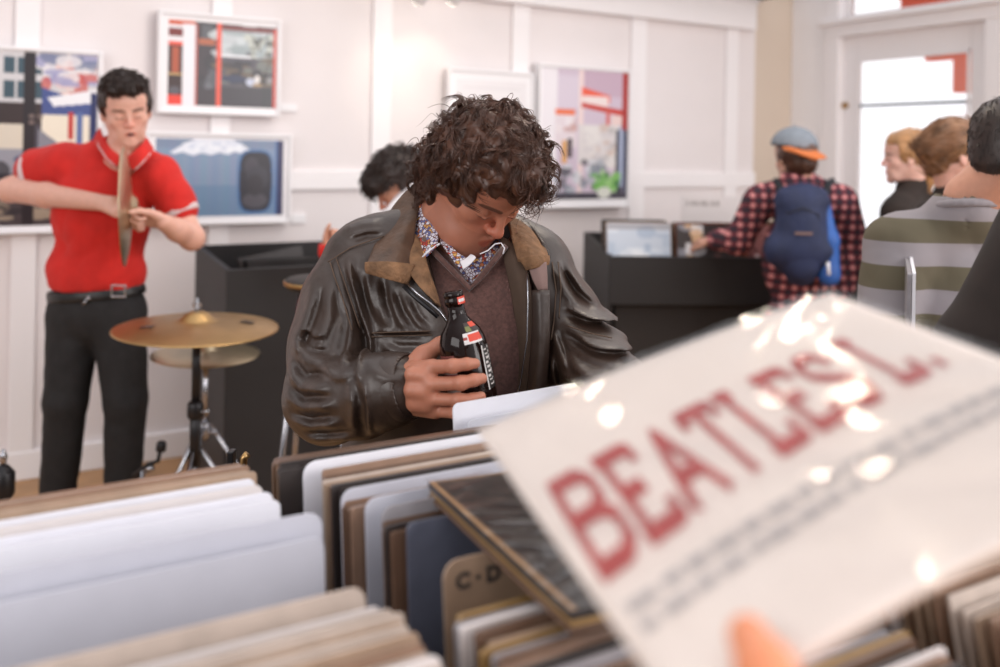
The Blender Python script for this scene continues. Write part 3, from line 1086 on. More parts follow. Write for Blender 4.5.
# middle row
UM = 0.358
run(UM - .010, 0.335, 0.668, 0.010, ['ochre', 'tan', 'dark', 'brown', 'kraft', 'grey', 'cream'], 'worn tan or dark record sleeve standing in front of the card marked C-D', 'worn sleeves before the C-D card', jit=.007, ups=(-.012, -.002), th=(.004, .006, .008))
u_, v_ = uv(443, 563)
cd = lp(u_, v_, 'kraft', 'tan divider card marked C - D in the middle row', None, 0.003, 8, 0.0, name='divider_card', rad=.016)
u_, v_ = uv(407, 524)
lp(u_, v_, 'slate', 'slate blue divider card standing behind the C-D card', None, 0.003, 7, 0.0, name='divider_card', rad=.008)
run(u_ - .012, v_ + .012, v_ + .036, 0.007, ['dark', 'brown', 'black'], 'dark record sleeve just behind the slate blue divider', 'dark sleeves behind the slate divider', ups=(-.016, -.006))
u_, v_ = uv(386, 516)
lp(u_, v_ + .012, 'grey', 'grey divider card behind the slate blue one in the middle row', None, 0.003, 8, 0.004, name='divider_card', rad=.014)
u_, v_ = uv(365, 503)
lp(u_, v_, 'pale', 'pale grey divider card, nearest of the two pale ones in the middle row', None, 0.003, 8, 0.004, name='divider_card', rad=.014)
run(u_ - .010, v_ + .008, v_ + .034, 0.006, ['brown', 'tan', 'dark'], 'brown sleeve squeezed between the two pale divider cards', 'brown sleeves between the pale dividers', ups=(-.012, -.004))
u_, v_ = uv(343, 496)
lp(u_, v_ + .006, 'pale', 'pale grey divider card, farther of the two pale ones in the middle row', None, 0.003, 8, 0.004, name='divider_card', rad=.014)
run(UM - .008, v_ + .015, v_ + .085, 0.008, ['beige', 'brown', 'tan', 'kraft', 'dark'], 'brown or beige sleeve behind the pale dividers of the middle row', 'brown sleeves behind the pale dividers')
u_, v_ = uv(303, 468)
lp(u_, v_, 'white', 'bright white divider card near the far end of the middle row', None, 0.003, 8, 0.006, name='divider_card', rad=.016)
run(UM - .045, v_ + .008, 1.090, 0.0072, ['brown', 'tan', 'beige', 'dark', 'brown', 'white'], 'brown-edged record sleeve at the far end of the middle row', 'far sleeves of the middle row', ups=(-.004, .006))
# right row
run(0.73, 0.335, 1.04, 0.0125, ['kraft', 'tan', 'kraft', 'beige', 'tan', 'cream'], 'kraft or tan plastic-covered record sleeve of the right row, under the stamped sleeve', 'sleeves of the right row', lean=12)
# lifted white ones held before the man
b_ = P(453, 404, 1.30)
for k, (dx, dy, up, c_) in enumerate(((0, 0, 0, 'white'), (.022, -.02, -.018, 'pale'))):
    o = bpy.data.objects.new('record_sleeve', lp_mesh(c_, .003, .315, .312, .010))
    C.objects.link(o)
    o.rotation_euler = (math.radians(-8), 0, math.radians(35))
    o.location = b_ + np.array([dx, dy, up]) - np.array(Matrix.Rotation(math.radians(35), 3, 'Z') @ Matrix.Rotation(math.radians(-8), 3, 'X') @ Vector((0, 0, .312)))
    tag(o, ['white record sleeve pulled up in front of the bottle and hand', 'pale sleeve just in front of the pulled-up white one'][k], 'record')
# C - D lettering on its divider


def text_mesh(s, size, name, m, parent, o, ex, ez, th=0.0, bold=0.0, align='LEFT', sx=1.0):
    cu = bpy.data.curves.new('t', 'FONT')
    cu.body = s
    cu.size = size
    cu.offset = bold
    cu.extrude = th
    cu.align_x = align
    to = bpy.data.objects.new('t', cu)
    C.objects.link(to)
    bpy.context.view_layer.update()
    me = bpy.data.meshes.new_from_object(to.evaluated_get(bpy.context.evaluated_depsgraph_get()))
    bpy.data.objects.remove(to)
    ex, ez = np.array(ex, float), np.array(ez, float)
    n = np.cross(ex, ez)
    for v in me.vertices:
        q = np.array(o) + ex * v.co.x * sx + ez * v.co.y + n * v.co.z
        v.co = q
    me.materials.clear()
    return link(name, me, parent, m)


def frame_of(o):
    mt = o.matrix_basis
    return np.array(mt.translation), np.array(mt.col[0][:3]), np.array(mt.col[1][:3]), np.array(mt.col[2][:3])


bpy.context.view_layer.update()
o_, x_, y_, z_ = frame_of(cd)
text_mesh('C · D', 0.019, 'lettering', 'ink', cd, o_ + x_ * .012 - y_ * .0006 + z_ * (.312 - .026), x_, z_, 0.0, .0012, sx=1.1)

# dark sleeve lying flat over the rows, in a plastic cover
def flat_sleeve():
    A, D_ = P(428, 482, 0.985), P(571, 612, 0.70)
    ey = D_ - A; ey /= np.linalg.norm(ey)
    ex = np.cross(EZ, ey); ex = ex - 0.02 * EZ; ex -= (ex @ ey) * ey; ex /= np.linalg.norm(ex)
    if ex[0] < 0: ex = -ex
    n = np.cross(ex, -ey); 
    if n[2] < 0: n = -n
    r = tag(empty('gatefold_record', A), 'dark gatefold record in glossy plastic lying slanted over the rows', 'record')
    fr_ = (A, ex, ey, n)
    MB().box((0, 0, -.007), (.315, .315, 0), fr_).build('cover', 'sleeve_dark', r, bevel=.001)
    MB().box((.002, .001, -.013), (.313, .314, -.0078), fr_).build('back_cover', 'sleeve_ochre', r, bevel=.001)
    MB().box((.0005, .0005, -.018), (.3145, .3145, -.0138), fr_).build('inner_sleeve', 'sleeve_brown', r, bevel=.001)

    def pnt(u, v):
        p = Paint(u, v, (58, 48, 46))
        p.blobs(50, .05, .05, .95, .95, [(88, 70, 64), (46, 40, 40), (104, 84, 76), (70, 58, 54), (38, 33, 33)], .1, .05, 21, .7)
        p.rect(0, 0, 1, .012, (150, 120, 90)); p.rect(0, 0, .012, 1, (190, 150, 110))
        return p.c
    canvas('cover_print', A + n * .0006 + ex * .001 + ey * .001, ex, ey, .313, .313, 90, 90, pnt, r, 'painted')
    # thin wrinkled film round it
    u, v = np.meshgrid(np.linspace(0, 1, 60), np.linspace(0, 1, 60), indexing='ij')
    z = .0025 + .0012 * np.sin(31 * u + 9 * np.sin(7 * v)) * np.sin(23 * v + 5 * u)
    V = (A + (u * .322 - .004)[..., None] * ex + (v * .322 - .004)[..., None] * ey + z[..., None] * n).reshape(-1, 3)
    ii = np.arange(3600).reshape(60, 60)
    Q = np.stack([ii[:-1, :-1], ii[:-1, 1:], ii[1:, 1:], ii[1:, :-1]], -1).reshape(-1, 4)
    link('plastic_cover', npmesh(V, Q), r, 'plastic_film')


flat_sleeve()

# ================================================================== STAMPED SLEEVE HELD CLOSE TO THE CAMERA
cQ = np.array([[0.924, 0.2796, 0.261], [0.291, -0.071, -0.9541], [-0.2482, 0.9575, -0.1469]])
co = np.array([-0.0161, -0.2086, 0.6659])


def cam2w(v):
    v = np.array(v)
    return v[0] * CX + v[1] * CU + v[2] * np.array([0, 1.0, 0])


BX, BY = cam2w(cQ[0]), cam2w(cQ[1])
BX /= np.linalg.norm(BX); BY -= (BY @ BX) * BX; BY /= np.linalg.norm(BY)
BN = -np.cross(BX, BY)
if BN[2] < 0: BN = -BN
BO = EYE + cam2w(co)
S_ = .315


def sag(u, v):
    """height of the limp sleeve above its plane"""
    return -0.012 * (2 * u - 1) ** 2 * (0.4 + 0.6 * v) + 0.006


def bs(u, v, dz=0.0):
    return BO + BX * (u * S_) + BY * (v * S_) + BN * (sag(u, v) + dz)


hb = tag(empty('stamped_record', bs(.1, .95)), 'white record sleeve stamped in red capitals, held up closest to the camera', 'record')
n_ = 40
uu, vv = np.meshgrid(np.linspace(0, 1, n_), np.linspace(0, 1, n_), indexing='ij')


def sheet(dz, grow=0.0, wr=0.0):
    u = uu * (1 + 2 * grow) - grow; v = vv * (1 + 2 * grow) - grow
    z = sag(u, v) + dz + wr * (np.sin(19 * u + 6 * np.sin(5 * v)) * np.sin(13 * v + 4 * u))
    V = (BO + (u * S_)[..., None] * BX + (v * S_)[..., None] * BY + z[..., None] * BN).reshape(-1, 3)
    ii = np.arange(n_ * n_).reshape(n_, n_)
    Q = np.stack([ii[:-1, :-1], ii[:-1, 1:], ii[1:, 1:], ii[1:, :-1]], -1).reshape(-1, 4)
    return V, Q


V, Q = sheet(0)
o = link('cover', npmesh(V, Q), hb, 'paper_warm')
s = o.modifiers.new('thick', 'SOLIDIFY'); s.thickness = 0.004; s.offset = -1
BSIGN = 1.0


def stamp(txt, u0, v0, ang, size, name, m, bold, sx=1.0, maxw=None):
    """lettering that follows the sleeve; baseline starts at (u0, v0)"""
    cu = bpy.data.curves.new('t', 'FONT')
    cu.body = txt; cu.size = size; cu.offset = bold; cu.space_character = 1.12
    to = bpy.data.objects.new('t', cu); C.objects.link(to)
    bpy.context.view_layer.update()
    me = bpy.data.meshes.new_from_object(to.evaluated_get(bpy.context.evaluated_depsgraph_get()))
    bpy.data.objects.remove(to)
    xs = [v.co.x for v in me.vertices]
    k = (maxw / (max(xs) - min(xs))) if maxw else sx
    for v in me.vertices:
        x, y = (v.co.x - min(xs)) * k, v.co.y
        u = u0 + x * math.cos(ang) + y * math.sin(ang) * 1.0
        w__ = v0 + x * math.sin(ang) * 1.0 - y * math.cos(ang)
        v.co = bs(u, w__, 0.0009)
    me.materials.clear()
    return link(name, me, hb, m)


def slab(txt_parts, m):
    pass


# tall block capitals with short slab feet, as on the photographed stamp
def glyphs(word, u0, v0, u1, v1, ht0, ht1, name, m):
    """draw stroke capitals between baseline (u0,v0) and (u1,v1); heights go from ht0 to ht1"""
    G = {
        'B': [[(0, 0), (0, 1)], [(0, 1), (.55, 1), (.75, .88), (.75, .66), (.55, .53), (0, .53)], [(.55, .53), (.8, .4), (.8, .14), (.58, 0), (0, 0)]],
        'E': [[(.1, 0), (.1, 1)], [(0, 1), (.75, 1), (.75, .86)], [(.1, .5), (.5, .5)], [(0, 0), (.78, 0), (.78, .16)]],
        'A': [[(0, 0), (.4, 1), (.8, 0)], [(.15, .33), (.65, .33)]],
        'T': [[(.4, 0), (.4, 1)], [(0, .86), (0, 1), (.8, 1), (.8, .86)]],
        'L': [[(.15, 0), (.15, 1)], [(0, 1), (.3, 1)], [(0, 0), (.75, 0), (.75, .2)]],
        'S': [[(.75, .82), (.6, 1), (.2, 1), (.03, .85), (.05, .65), (.7, .38), (.78, .2), (.62, 0), (.18, 0), (0, .18)]],
        '.': [[(.1, .02), (.16, .02)]], ' ': [],
    }
    adv = {'.': .35, ' ': .35}
    tot = sum(adv.get(c, 1.08) for c in word)
    V, Fc = [], []
    x = 0
    for c in word:
        for st in G[c]:
            pts = []
            for i in range(len(st) - 1):
                a, b = np.array(st[i]), np.array(st[i + 1])
                nseg = max(2, int(np.linalg.norm(b - a) / .08))
                for t in np.linspace(0, 1, nseg, endpoint=(i == len(st) - 2)):
                    pts.append(a + (b - a) * t)
            for i in range(len(pts)):
                d = pts[min(i + 1, len(pts) - 1)] - pts[max(i - 1, 0)]
                d = d / (np.linalg.norm(d) + 1e-9)
                nrm = np.array([-d[1], d[0]]) * .10
                e = d * (.07 if i == len(pts) - 1 else (-.07 if i == 0 else 0))
                for q in (pts[i] + nrm + e, pts[i] - nrm + e):
                    f = (x + q[0]) / tot
                    hh = ht0 + (ht1 - ht0) * f
                    u = u0 + (u1 - u0) * f; v = v0 + (v1 - v0) * f - q[1] * hh
                    V.append(bs(u + q[1] * .02, v, .0010))
                k = len(V)
                if i:
                    Fc.append((k - 4, k - 3, k - 1, k - 2))
        x += adv.get(c, 1.08)
    return link(name, rawmesh(V, Fc, False), hb, m)


glyphs('BEATLES L.', 0.035, 0.65, 0.915, 0.49, 0.285, 0.225, 'red_lettering', 'stamp_red')
for k, vline in enumerate((.75, .80)):
    V, Fc = [], []
    x = 0.03
    rr = random.Random(k)
    while x < .9:
        wd = rr.uniform(.02, .06)
        dv = -(x) * .12
        q = [(x, vline + dv), (x + wd, vline + dv - .005), (x + wd, vline + dv + .018), (x, vline + dv + .023)]
        b0 = len(V)
        V += [bs(a, b, .0010) for a, b in q]; Fc.append((b0, b0 + 1, b0 + 2, b0 + 3))
        x += wd + rr.uniform(.008, .018)
    link('grey_print_line', rawmesh(V, Fc, False), hb, 'grey_ink')
# clear outer sleeve, a little larger and wrinkled
V, Q = sheet(0.0035, 0.012, 0.0009)
link('plastic_cover', npmesh(V, Q), hb, 'plastic_film')

# ================================================================== DARK RECORD CABINET ON THE LEFT
c0 = P(227, 270, 3.3); c0[2] = 0
FC = (c0, E1, E2, EZ)
rc = tag(empty('record_cabinet', c0 + E1 * .5), 'black record cabinet with a raised back panel behind the cymbals', 'cabinet')
ztf = P(227, 270, 3.3)[2]; ztb = P(197, 246, 3.76)[2]
MB().box((0, 0, 0.0), (1.35, .02, ztf), FC).build('front_panel', 'black_laminate', rc, bevel=.003)
for x in (0, 1.33):
    MB().add([c0 + E1 * a + E2 * b + EZ * z for a, b, z in ((x, .02, 0), (x + .02, .02, 0), (x + .02, .54, 0), (x, .54, 0), (x, .02, ztf), (x + .02, .02, ztf), (x + .02, .54, ztb), (x, .54, ztb))],
             [(3, 2, 1, 0), (4, 5, 6, 7), (0, 1, 5, 4), (1, 2, 6, 5), (2, 3, 7, 6), (3, 0, 4, 7)]).build('side_panel', 'black_laminate', rc)
MB().box((.0, .54, 0), (1.35, .56, ztb), FC).build('back_panel', 'black_laminate', rc, bevel=.003)
MB().box((.02, .02, .68), (1.33, .54, .70), FC).build('shelf', 'black_laminate', rc)
MB().box((.02, .02, .60), (.05, .54, .68), FC).build('batten', 'black_laminate', rc)
for k in range(7):
    o = bpy.data.objects.new('record_sleeve', lp_mesh('black', .006, .315, .30, .004)); C.objects.link(o)
    o.location = c0 + E1 * .12 + E2 * (.14 + .012 * k) + EZ * (.70)
    o.rotation_euler = (math.radians(-5), 0, math.radians(30))
    tag(o, 'black record sleeve filed upright inside the black cabinet', 'record', 'black sleeves in the cabinet')
for k, (x, y, a) in enumerate(((.16, .25, 20), (.62, .2, 0))):
    o = bpy.data.objects.new('record_sleeve', lp_mesh('dark', .008, .315, .312, .004)); C.objects.link(o)
    o.location = c0 + E1 * x + E2 * y + EZ * (.735 - .045 * (k == 0) - .02 * (k == 1))
    o.rotation_euler = (math.radians(-10), math.radians(-6 if k == 0 else 5), math.radians(30 + a))
    tag(o, ['dark sleeve sticking up crookedly out of the black cabinet', 'dark brown sleeve at the jacketed man\'s end of the black cabinet'][k], 'record')

# small stool with chrome leg by the man's elbow
sb = P(322, 279, 2.7)
st = tag(empty('stool', (sb[0], sb[1], 0)), 'dark stool with chrome legs half hidden by the leather jacket', 'stool')
MB().lathe([(0.10, -.028), (.108, -.02), (.11, -.004), (.10, .004)], sb, (0, 0, 1), 32).build('seat', 'bin_inside', st, smooth=True)
MB().lathe([(0.112, -.016), (.113, -.012), (.113, -.008), (.112, -.004)], sb, (0, 0, 1), 32).build('seat_band', 'brass', st, smooth=True)
for k in range(4):
    a = math.pi * (.25 + k * .5)
    MB().tube([sb + np.array([.07 * math.cos(a), .07 * math.sin(a), -.03]), np.array([sb[0] + .19 * math.cos(a), sb[1] + .19 * math.sin(a), 0.0])], .009).build('leg', 'chrome', st, smooth=True)

# ================================================================== CYMBALS


def cymbal(c, R_, nrm, name, label, m, parent=None, up=1):
    prof = [(0.006, .035), (.02, .034), (.035, .027), (.05, .012), (.06, .008)]
    prof = [(r * R_ / .25, h * R_ / .25) for r, h in prof]
    for t in np.linspace(0.3, 1, 18):
        prof.append((R_ * t, .008 * R_ / .25 - .028 * R_ / .25 * t ** 2 + .0006 * math.sin(t * 160)))
    prof += [(R_, prof[-1][1] - .0015)] + [(r - .0005, h - .0015) for r, h in reversed(prof[:-1])]
    o = MB().lathe(prof, c, nrm, 72).build(name, m, parent, smooth=True)
    if parent is None:
        tag(o, label, 'cymbal')
    return o


def stand(px, py, D, pole_r, label, mt, Rc, cm, clab, extra, zfoot=0.0):
    top = P(px, py, D)
    s = tag(empty('cymbal_stand', (top[0], top[1], zfoot)), label, 'cymbal stand')
    x, y, z = top
    MB().tube([(x, y, .45), (x, y, z - .26)], pole_r * 1.25).build('lower_tube', mt, s, smooth=True)
    MB().tube([(x, y, z - .27), (x, y, z - .03)], pole_r).build('upper_tube', mt, s, smooth=True)
    MB().lathe([(pole_r * 1.5, 0), (pole_r * 1.9, .008), (pole_r * 1.9, .045), (pole_r * 1.4, .055)], (x, y, z - .30), (0, 0, 1), 20).build('clamp', mt, s, smooth=True)
    MB().tube([(x, y, z - .28), (x + .035, y - .01, z - .275)], .004).lathe([(.004, 0), (.011, .003), (.011, .009), (.004, .012)], (x + .035, y - .01, z - .275), (1, 0, 0), 12).build('wing_screw', 'chrome', s, smooth=True)
    MB().lathe([(pole_r * 1.3, -.045), (pole_r * 2.0, -.03), (pole_r * 2.2, -.012), (.006, -.006)], (x, y, z), (0, 0, 1), 20).build('tilter', mt, s, smooth=True)
    MB().tube([(x, y, z - .03), (x, y, z + .075)], .0035).build('rod', 'chrome', s, smooth=True)
    MB().lathe([(.004, .028), (.009, .032), (.009, .045), (.004, .05)], (x, y, z), (0, 0, 1), 14).box((x - .014, y - .002, z + .045), (x + .014, y + .002, z + .06)).build('wing_nut', 'chrome', s)
    for k in range(3):
        a = 2 * math.pi * k / 3 + .5
        MB().tube([(x + .02 * math.cos(a), y + .02 * math.sin(a), .5), (x + .3 * math.cos(a), y + .3 * math.sin(a), .02)], .007).build('leg', 'chrome', s, smooth=True)
        MB().tube([(x, y, .2), (x + .17 * math.cos(a), y + .17 * math.sin(a), .235)], .004).build('brace', 'chrome', s, smooth=True)
    cymbal(top, Rc, (0.02, -0.02, 1), 'cymbal', clab, cm)
    return s


stand(197, 322, 2.8, .013, 'black cymbal stand carrying the larger brass cymbal', 'black_metal', .249, 'brass', 'large brass ride cymbal lying flat on the black stand', None)
# inked marks on the large cymbal
tp = P(197, 322, 2.8)
for k, (px, py) in enumerate(((158, 326), (245, 320))):
    dx = (px - 197) / F * 2.8
    V = []; Fc = []
    rr = random.Random(k + 4)
    for i in range(7):
        b0 = len(V)
        x = tp[0] + dx - .02 + i * .006; y = tp[1] - (.09 if k == 0 else -.03)
        zz = tp[2] + .0 - .0
        r_ = math.hypot(x - tp[0], y - tp[1]) / .249
        zz = tp[2] + .008 - .028 * r_ ** 2 + .0028 + (.02 * (x - tp[0]) - .02 * (y - tp[1])) * -1
        h = rr.uniform(.02, .05)
        V += [(x, y - h / 2, zz), (x + .004, y - h / 2, zz), (x + .004, y + h / 2, zz - .0), (x, y + h / 2, zz - .0)]
        Fc.append((b0, b0 + 1, b0 + 2, b0 + 3))
    link('printed_mark', rawmesh(V, Fc, False), [o for o in bpy.data.objects if o.name == 'cymbal'][0], 'black_metal')
stand(206, 350, 3.05, .010, 'thin chrome cymbal stand behind the black one', 'chrome', .178, 'brass_pale', 'smaller pale cymbal below and behind the large brass one', None)

# foot pedal and small things at the drummer's feet
pd = P(152, 458, 2.95)
pq = tag(empty('drum_pedal', (pd[0], pd[1], 0)), 'small black and chrome drum pedal beater beside the drummer\'s leg', 'drum pedal')
MB().tube([(pd[0] - .06, pd[1], pd[2] - .06), (pd[0] - .01, pd[1], pd[2] - .02), (pd[0] + .02, pd[1], pd[2] - .01), (pd[0] + .028, pd[1], pd[2] + .035)], .007).build('beater_arm', 'black_metal', pq, smooth=True)
MB().lathe([(.008, 0), (.016, .004), (.016, .03), (.010, .036)], (pd[0] + .028, pd[1], pd[2] + .02), (0.1, 0, 1), 16).build('beater', 'black_metal', pq, smooth=True)
MB().tube([(pd[0] - .02, pd[1], pd[2] - .04), (pd[0] + .005, pd[1], pd[2] - .03)], .010).build('clamp', 'chrome', pq, smooth=True)
MB().tube([(pd[0] - .03, pd[1], pd[2] - .04), (pd[0] - .03, pd[1], .02)], .008).build('upright', 'chrome', pq, smooth=True)
MB().box((pd[0] - .12, pd[1] - .25, 0), (pd[0] + .02, pd[1] + .03, .02)).build('footboard', 'black_metal', pq, bevel=.003)

hd = P(3, 470, 2.7)
hs = tag(empty('hardware_stand', (hd[0], hd[1], 0)), 'black stand with chrome tip at the left edge below the picture', 'stand')
MB().lathe([(.018, 0), (.018, hd[2] - .10), (.034, hd[2] - .07), (.034, hd[2] - .01), (.014, hd[2] + .015)], (hd[0], hd[1], 0), (0, 0, 1), 20).build('tube', 'black_metal', hs, smooth=True)
MB().lathe([(.006, 0), (.009, .012), (.012, .03), (.004, .05)], (hd[0], hd[1], hd[2] + .012), (0, 0, 1), 16).build('tip', 'chrome', hs, smooth=True)
lt = P(241, 463, 1.42)
ls = tag(empty('metal_latch', (lt[0], lt[1], .93)), 'small brass and chrome upright fitting between two rows of records', 'fitting')
MB().box((lt[0] - .02, lt[1] - .01, .9), (lt[0] - .010, lt[1] + .01, lt[2] + .02)).build('black_post', 'black_metal', ls, bevel=.002)
MB().tube([(lt[0] + .004, lt[1], .9), (lt[0] + .004, lt[1], lt[2] + .008), (lt[0] + .010, lt[1], lt[2] + .014)], .006).build('brass_hook', 'brass', ls, smooth=True)

# ================================================================== RECORD BIN AT THE BACK
ps = math.radians(4)
G1 = np.array([math.cos(ps), math.sin(ps), 0]); G2 = np.array([-math.sin(ps) * 2.2, math.cos(ps), 0]); G2 /= np.linalg.norm(G2)
q0 = P(610, 256, 4.3); zt = q0[2]; q0[2] = 0
FG = (q0, G1, G2, EZ)
bb = tag(empty('record_bin', q0 + G1 * .5), 'black record bin on the far side of the room, by the man in the cap', 'record bin')
zk = P(585, 232, 4.8)[2]
MB().box((0, 0, .72), (1.5, .02, zt), FG).build('front_panel', 'black_laminate', bb, bevel=.003)
MB().add([q0 + G1 * a + G2 * b + EZ * z for a, b, z in ((0, .02, 0), (.02, .02, 0), (.02, .5, 0), (0, .5, 0), (0, .02, zt), (.02, .02, zt), (.02, .5, zk), (0, .5, zk))],
         [(3, 2, 1, 0), (4, 5, 6, 7), (0, 1, 5, 4), (1, 2, 6, 5), (2, 3, 7, 6), (3, 0, 4, 7)]).build('side_panel', 'black_laminate', bb)
MB().box((0, .5, 0), (1.5, .52, zk), FG).build('back_panel', 'black_laminate', bb, bevel=.003)
MB().box((.02, .02, .74), (1.48, .5, .76), FG).build('shelf', 'black_laminate', bb)
MB().box((.05, .08, 0), (1.48, .10, .72), FG).build('plinth', 'bin_inside', bb)
for x in (.35, .70, 1.05):
    MB().box((x, .02, .76), (x + .01, .5, .9), FG).build('partition', 'black_laminate', bb)


def back_lp(x, y, col, label, group=None, lean=10, z=.79, painter=None, name='record_sleeve'):
    o = bpy.data.objects.new(name, lp_mesh(col, .005, .315, .312, .008)); C.objects.link(o)
    o.location = q0 + G1 * x + G2 * y + EZ * z
    o.rotation_euler = (math.radians(-lean), 0, ps)
    tag(o, label, 'record', group)
    bpy.context.view_layer.update()
    if painter:
        a, x_, y_, z_ = frame_of(o)
        canvas('cover_print', a - y_ * .001 + z_ * .308 + x_ * .004, x_, -z_, .307, .304, 60, 60, painter, o, 'painted')
    return o


def p_plastic(u, v):
    p = Paint(u, v, (196, 206, 220))
    p.blobs(30, 0, .1, 1, 1, [(226, 232, 240), (170, 186, 206), (238, 240, 244), (150, 170, 196)], .2, .1, 31, .6)
    p.rect(0, 0, 1, .1, (120, 104, 100), .5)
    return p.c


def p_dark(u, v):
    p = Paint(u, v, (60, 52, 52))
    p.blobs(22, 0, .0, .42, 1, [(206, 206, 214), (226, 190, 150), (150, 150, 160), (240, 240, 244)], .12, .09, 33, .8)
    p.blobs(12, .4, 0, 1, 1, [(80, 66, 66), (44, 38, 40), (130, 90, 84)], .12, .09, 34, .8)
    return p.c


def p_pink(u, v):
    p = Paint(u, v, (150, 100, 100))
    p.blobs(60, 0, 0, 1, 1, [(206, 170, 176), (110, 60, 60), (230, 210, 214), (90, 50, 54), (176, 120, 110)], .07, .06, 35, .85)
    return p.c


Z0_ = zt - .155
back_lp(-.035 + .035, .03, 'pale', 'glossy pale blue record cover at the front left of the far bin', None, 10, Z0_, p_plastic)
back_lp(.345, .03, 'dark', 'dark record cover with white patches in the far bin', None, 10, Z0_, p_dark)
back_lp(.69, .03, 'rust', 'pink patterned record cover by the elbow of the capped man', None, 10, Z0_, p_pink)
for k in range(18):
    back_lp(.005 + .345 * (k % 3), .05 + .02 * (k // 3), LR.choice(['brown', 'rust', 'dark', 'dark', 'kraft']), 'brown record sleeve filed behind the front covers of the far bin', 'brown sleeves in the far bin', 10, Z0_ + LR.uniform(-.01, .012))
# paper sign behind that bin
sa = P(681, 196, 4.9); sa2 = P(736, 196, 4.95)
sg = tag(empty('paper_sign', P(708, 222, 4.95)), 'pale paper sign with a line of small capitals behind the far bin', 'sign')
wd = np.linalg.norm(sa2 - sa)
MB().box((0, 0, -.22), (wd, .004, 0), (sa, G1, G2, EZ)).build('card', 'wall_paint', sg)
mk = MB()
for i, wl in enumerate((.012, .02, .015, .022, .012, .018, .02)):
    mk.box((.03 + i * .027, -.002, -.05), (.03 + i * .027 + wl, 0, -.025), (sa, G1, G2, EZ))
mk.build('lettering', 'grey_ink', sg)
MB().box((wd * .4, .004, -.5), (wd * .46, .012, -.02), (sa, G1, G2, EZ)).build('post', 'frame_white', sg)

# ================================================================== PEOPLE


def rot(yaw, pitch, roll=0.0):
    """head axes: yaw > 0 turns to the right of the frame, pitch > 0 looks down; columns x (right of frame), y (face), z (up)"""
    y, p, r = map(math.radians, (yaw, pitch, roll))
    f = np.array([math.cos(p) * math.sin(y), -math.cos(p) * math.cos(y), -math.sin(p)])
    u = np.array([math.sin(p) * math.sin(y), -math.sin(p) * math.cos(y), math.cos(p)])
    x = np.cross(u, -f)          # points to the right of the frame for a face turned to the camera
    x2 = x * math.cos(r) - u * math.sin(r); u2 = u * math.cos(r) + x * math.sin(r)
    return np.stack([x2, f, u2], 1)


def head(fd, c, R, s=1.0, mouth=0.0, neck=True):
    c = np.array(c, float)

    def L(x, y, z):
        return c + R @ (np.array([x, y, z]) * s)

    def e(x, y, z, rx, ry, rz, k=.015, sub=False):
        fd.ell(L(x, y, z), (rx * s, ry * s, rz * s), R, k * s, sub)

    def cp(a, b, ra, rb, k=.012, sub=False):
        fd.cap(L(*a), L(*b), ra * s, rb * s, k * s, sub)
    e(0, -.014, .036, .076, .098, .084)
    e(0, .028, .046, .064, .064, .058, .02)
    e(0, .022, -.03, .060, .062, .072, .03)
    for q in (-1, 1):
        cp((q * .054, -.004, -.042), (q * .030, .052, -.088), .018, .017, .02)
        cp((q * .030, .052, -.088), (0, .070, -.098), .017, .017, .02)
        e(q * .040, .052, -.022, .022, .024, .022, .018)
        e(q * .022, .070, -.060, .020, .016, .026, .018)
        cp((q * .012, .083, .020), (q * .044, .066, .024), .0085, .007, .012)
    e(0, .076, -.098, .020, .015, .015, .014)
    e(0, .079, -.058, .022, .013, .022, .012)
    for q in (-1, 1):
        e(q * .032, .094, .004, .0165, .014, .0125, .010, True)
        e(q * .0315, .0705, .002, .0150, .0135, .0135, .003)
        cp((q * .020, .0835, -.0035), (q * .0315, .0855, -.0065), .0016, .0022, .003)
        cp((q * .0315, .0855, -.0065), (q * .044, .077, -.004), .0022, .0014, .003)
    cp((0, .086, .014), (0, .103, -.020), .0075, .0085, .009)
    e(0, .105, -.026, .0115, .0115, .0105, .007)
    for q in (-1, 1):
        e(q * .0125, .095, -.029, .0075, .010, .0075, .005)
        e(q * .0065, .103, -.0375, .0035, .004, .0035, .002, True)
    g = mouth * .5
    if mouth > 0:
        e(0, .098, -.064, .014, .016, .003 + g, .003, True)
    cp((-.023, .080, -.0625), (-.006, .0925, -.0575 + g * .6), .0035, .0052, .004)
    cp((.023, .080, -.0625), (.006, .0925, -.0575 + g * .6), .0035, .0052, .004)
    cp((-.006, .0925, -.0575 + g * .6), (.006, .0925, -.0575 + g * .6), .0052, .0052, .004)
    cp((-.020, .080, -.065), (0, .0905, -.0705 - g), .0035, .0062, .004)
    cp((.020, .080, -.065), (0, .0905, -.0705 - g), .0035, .0062, .004)
    if mouth == 0:
        cp((-.02, .090, -.0635), (.02, .090, -.0635), .0012, .0012, .002, True)
    for q in (-1, 1):
        e(q * .080, -.008, -.004, .0075, .018, .030, .006)
        e(q * .087, -.004, -.002, .0055, .011, .020, .004, True)
        e(q * .078, .000, -.028, .006, .009, .011, .005)
    return L


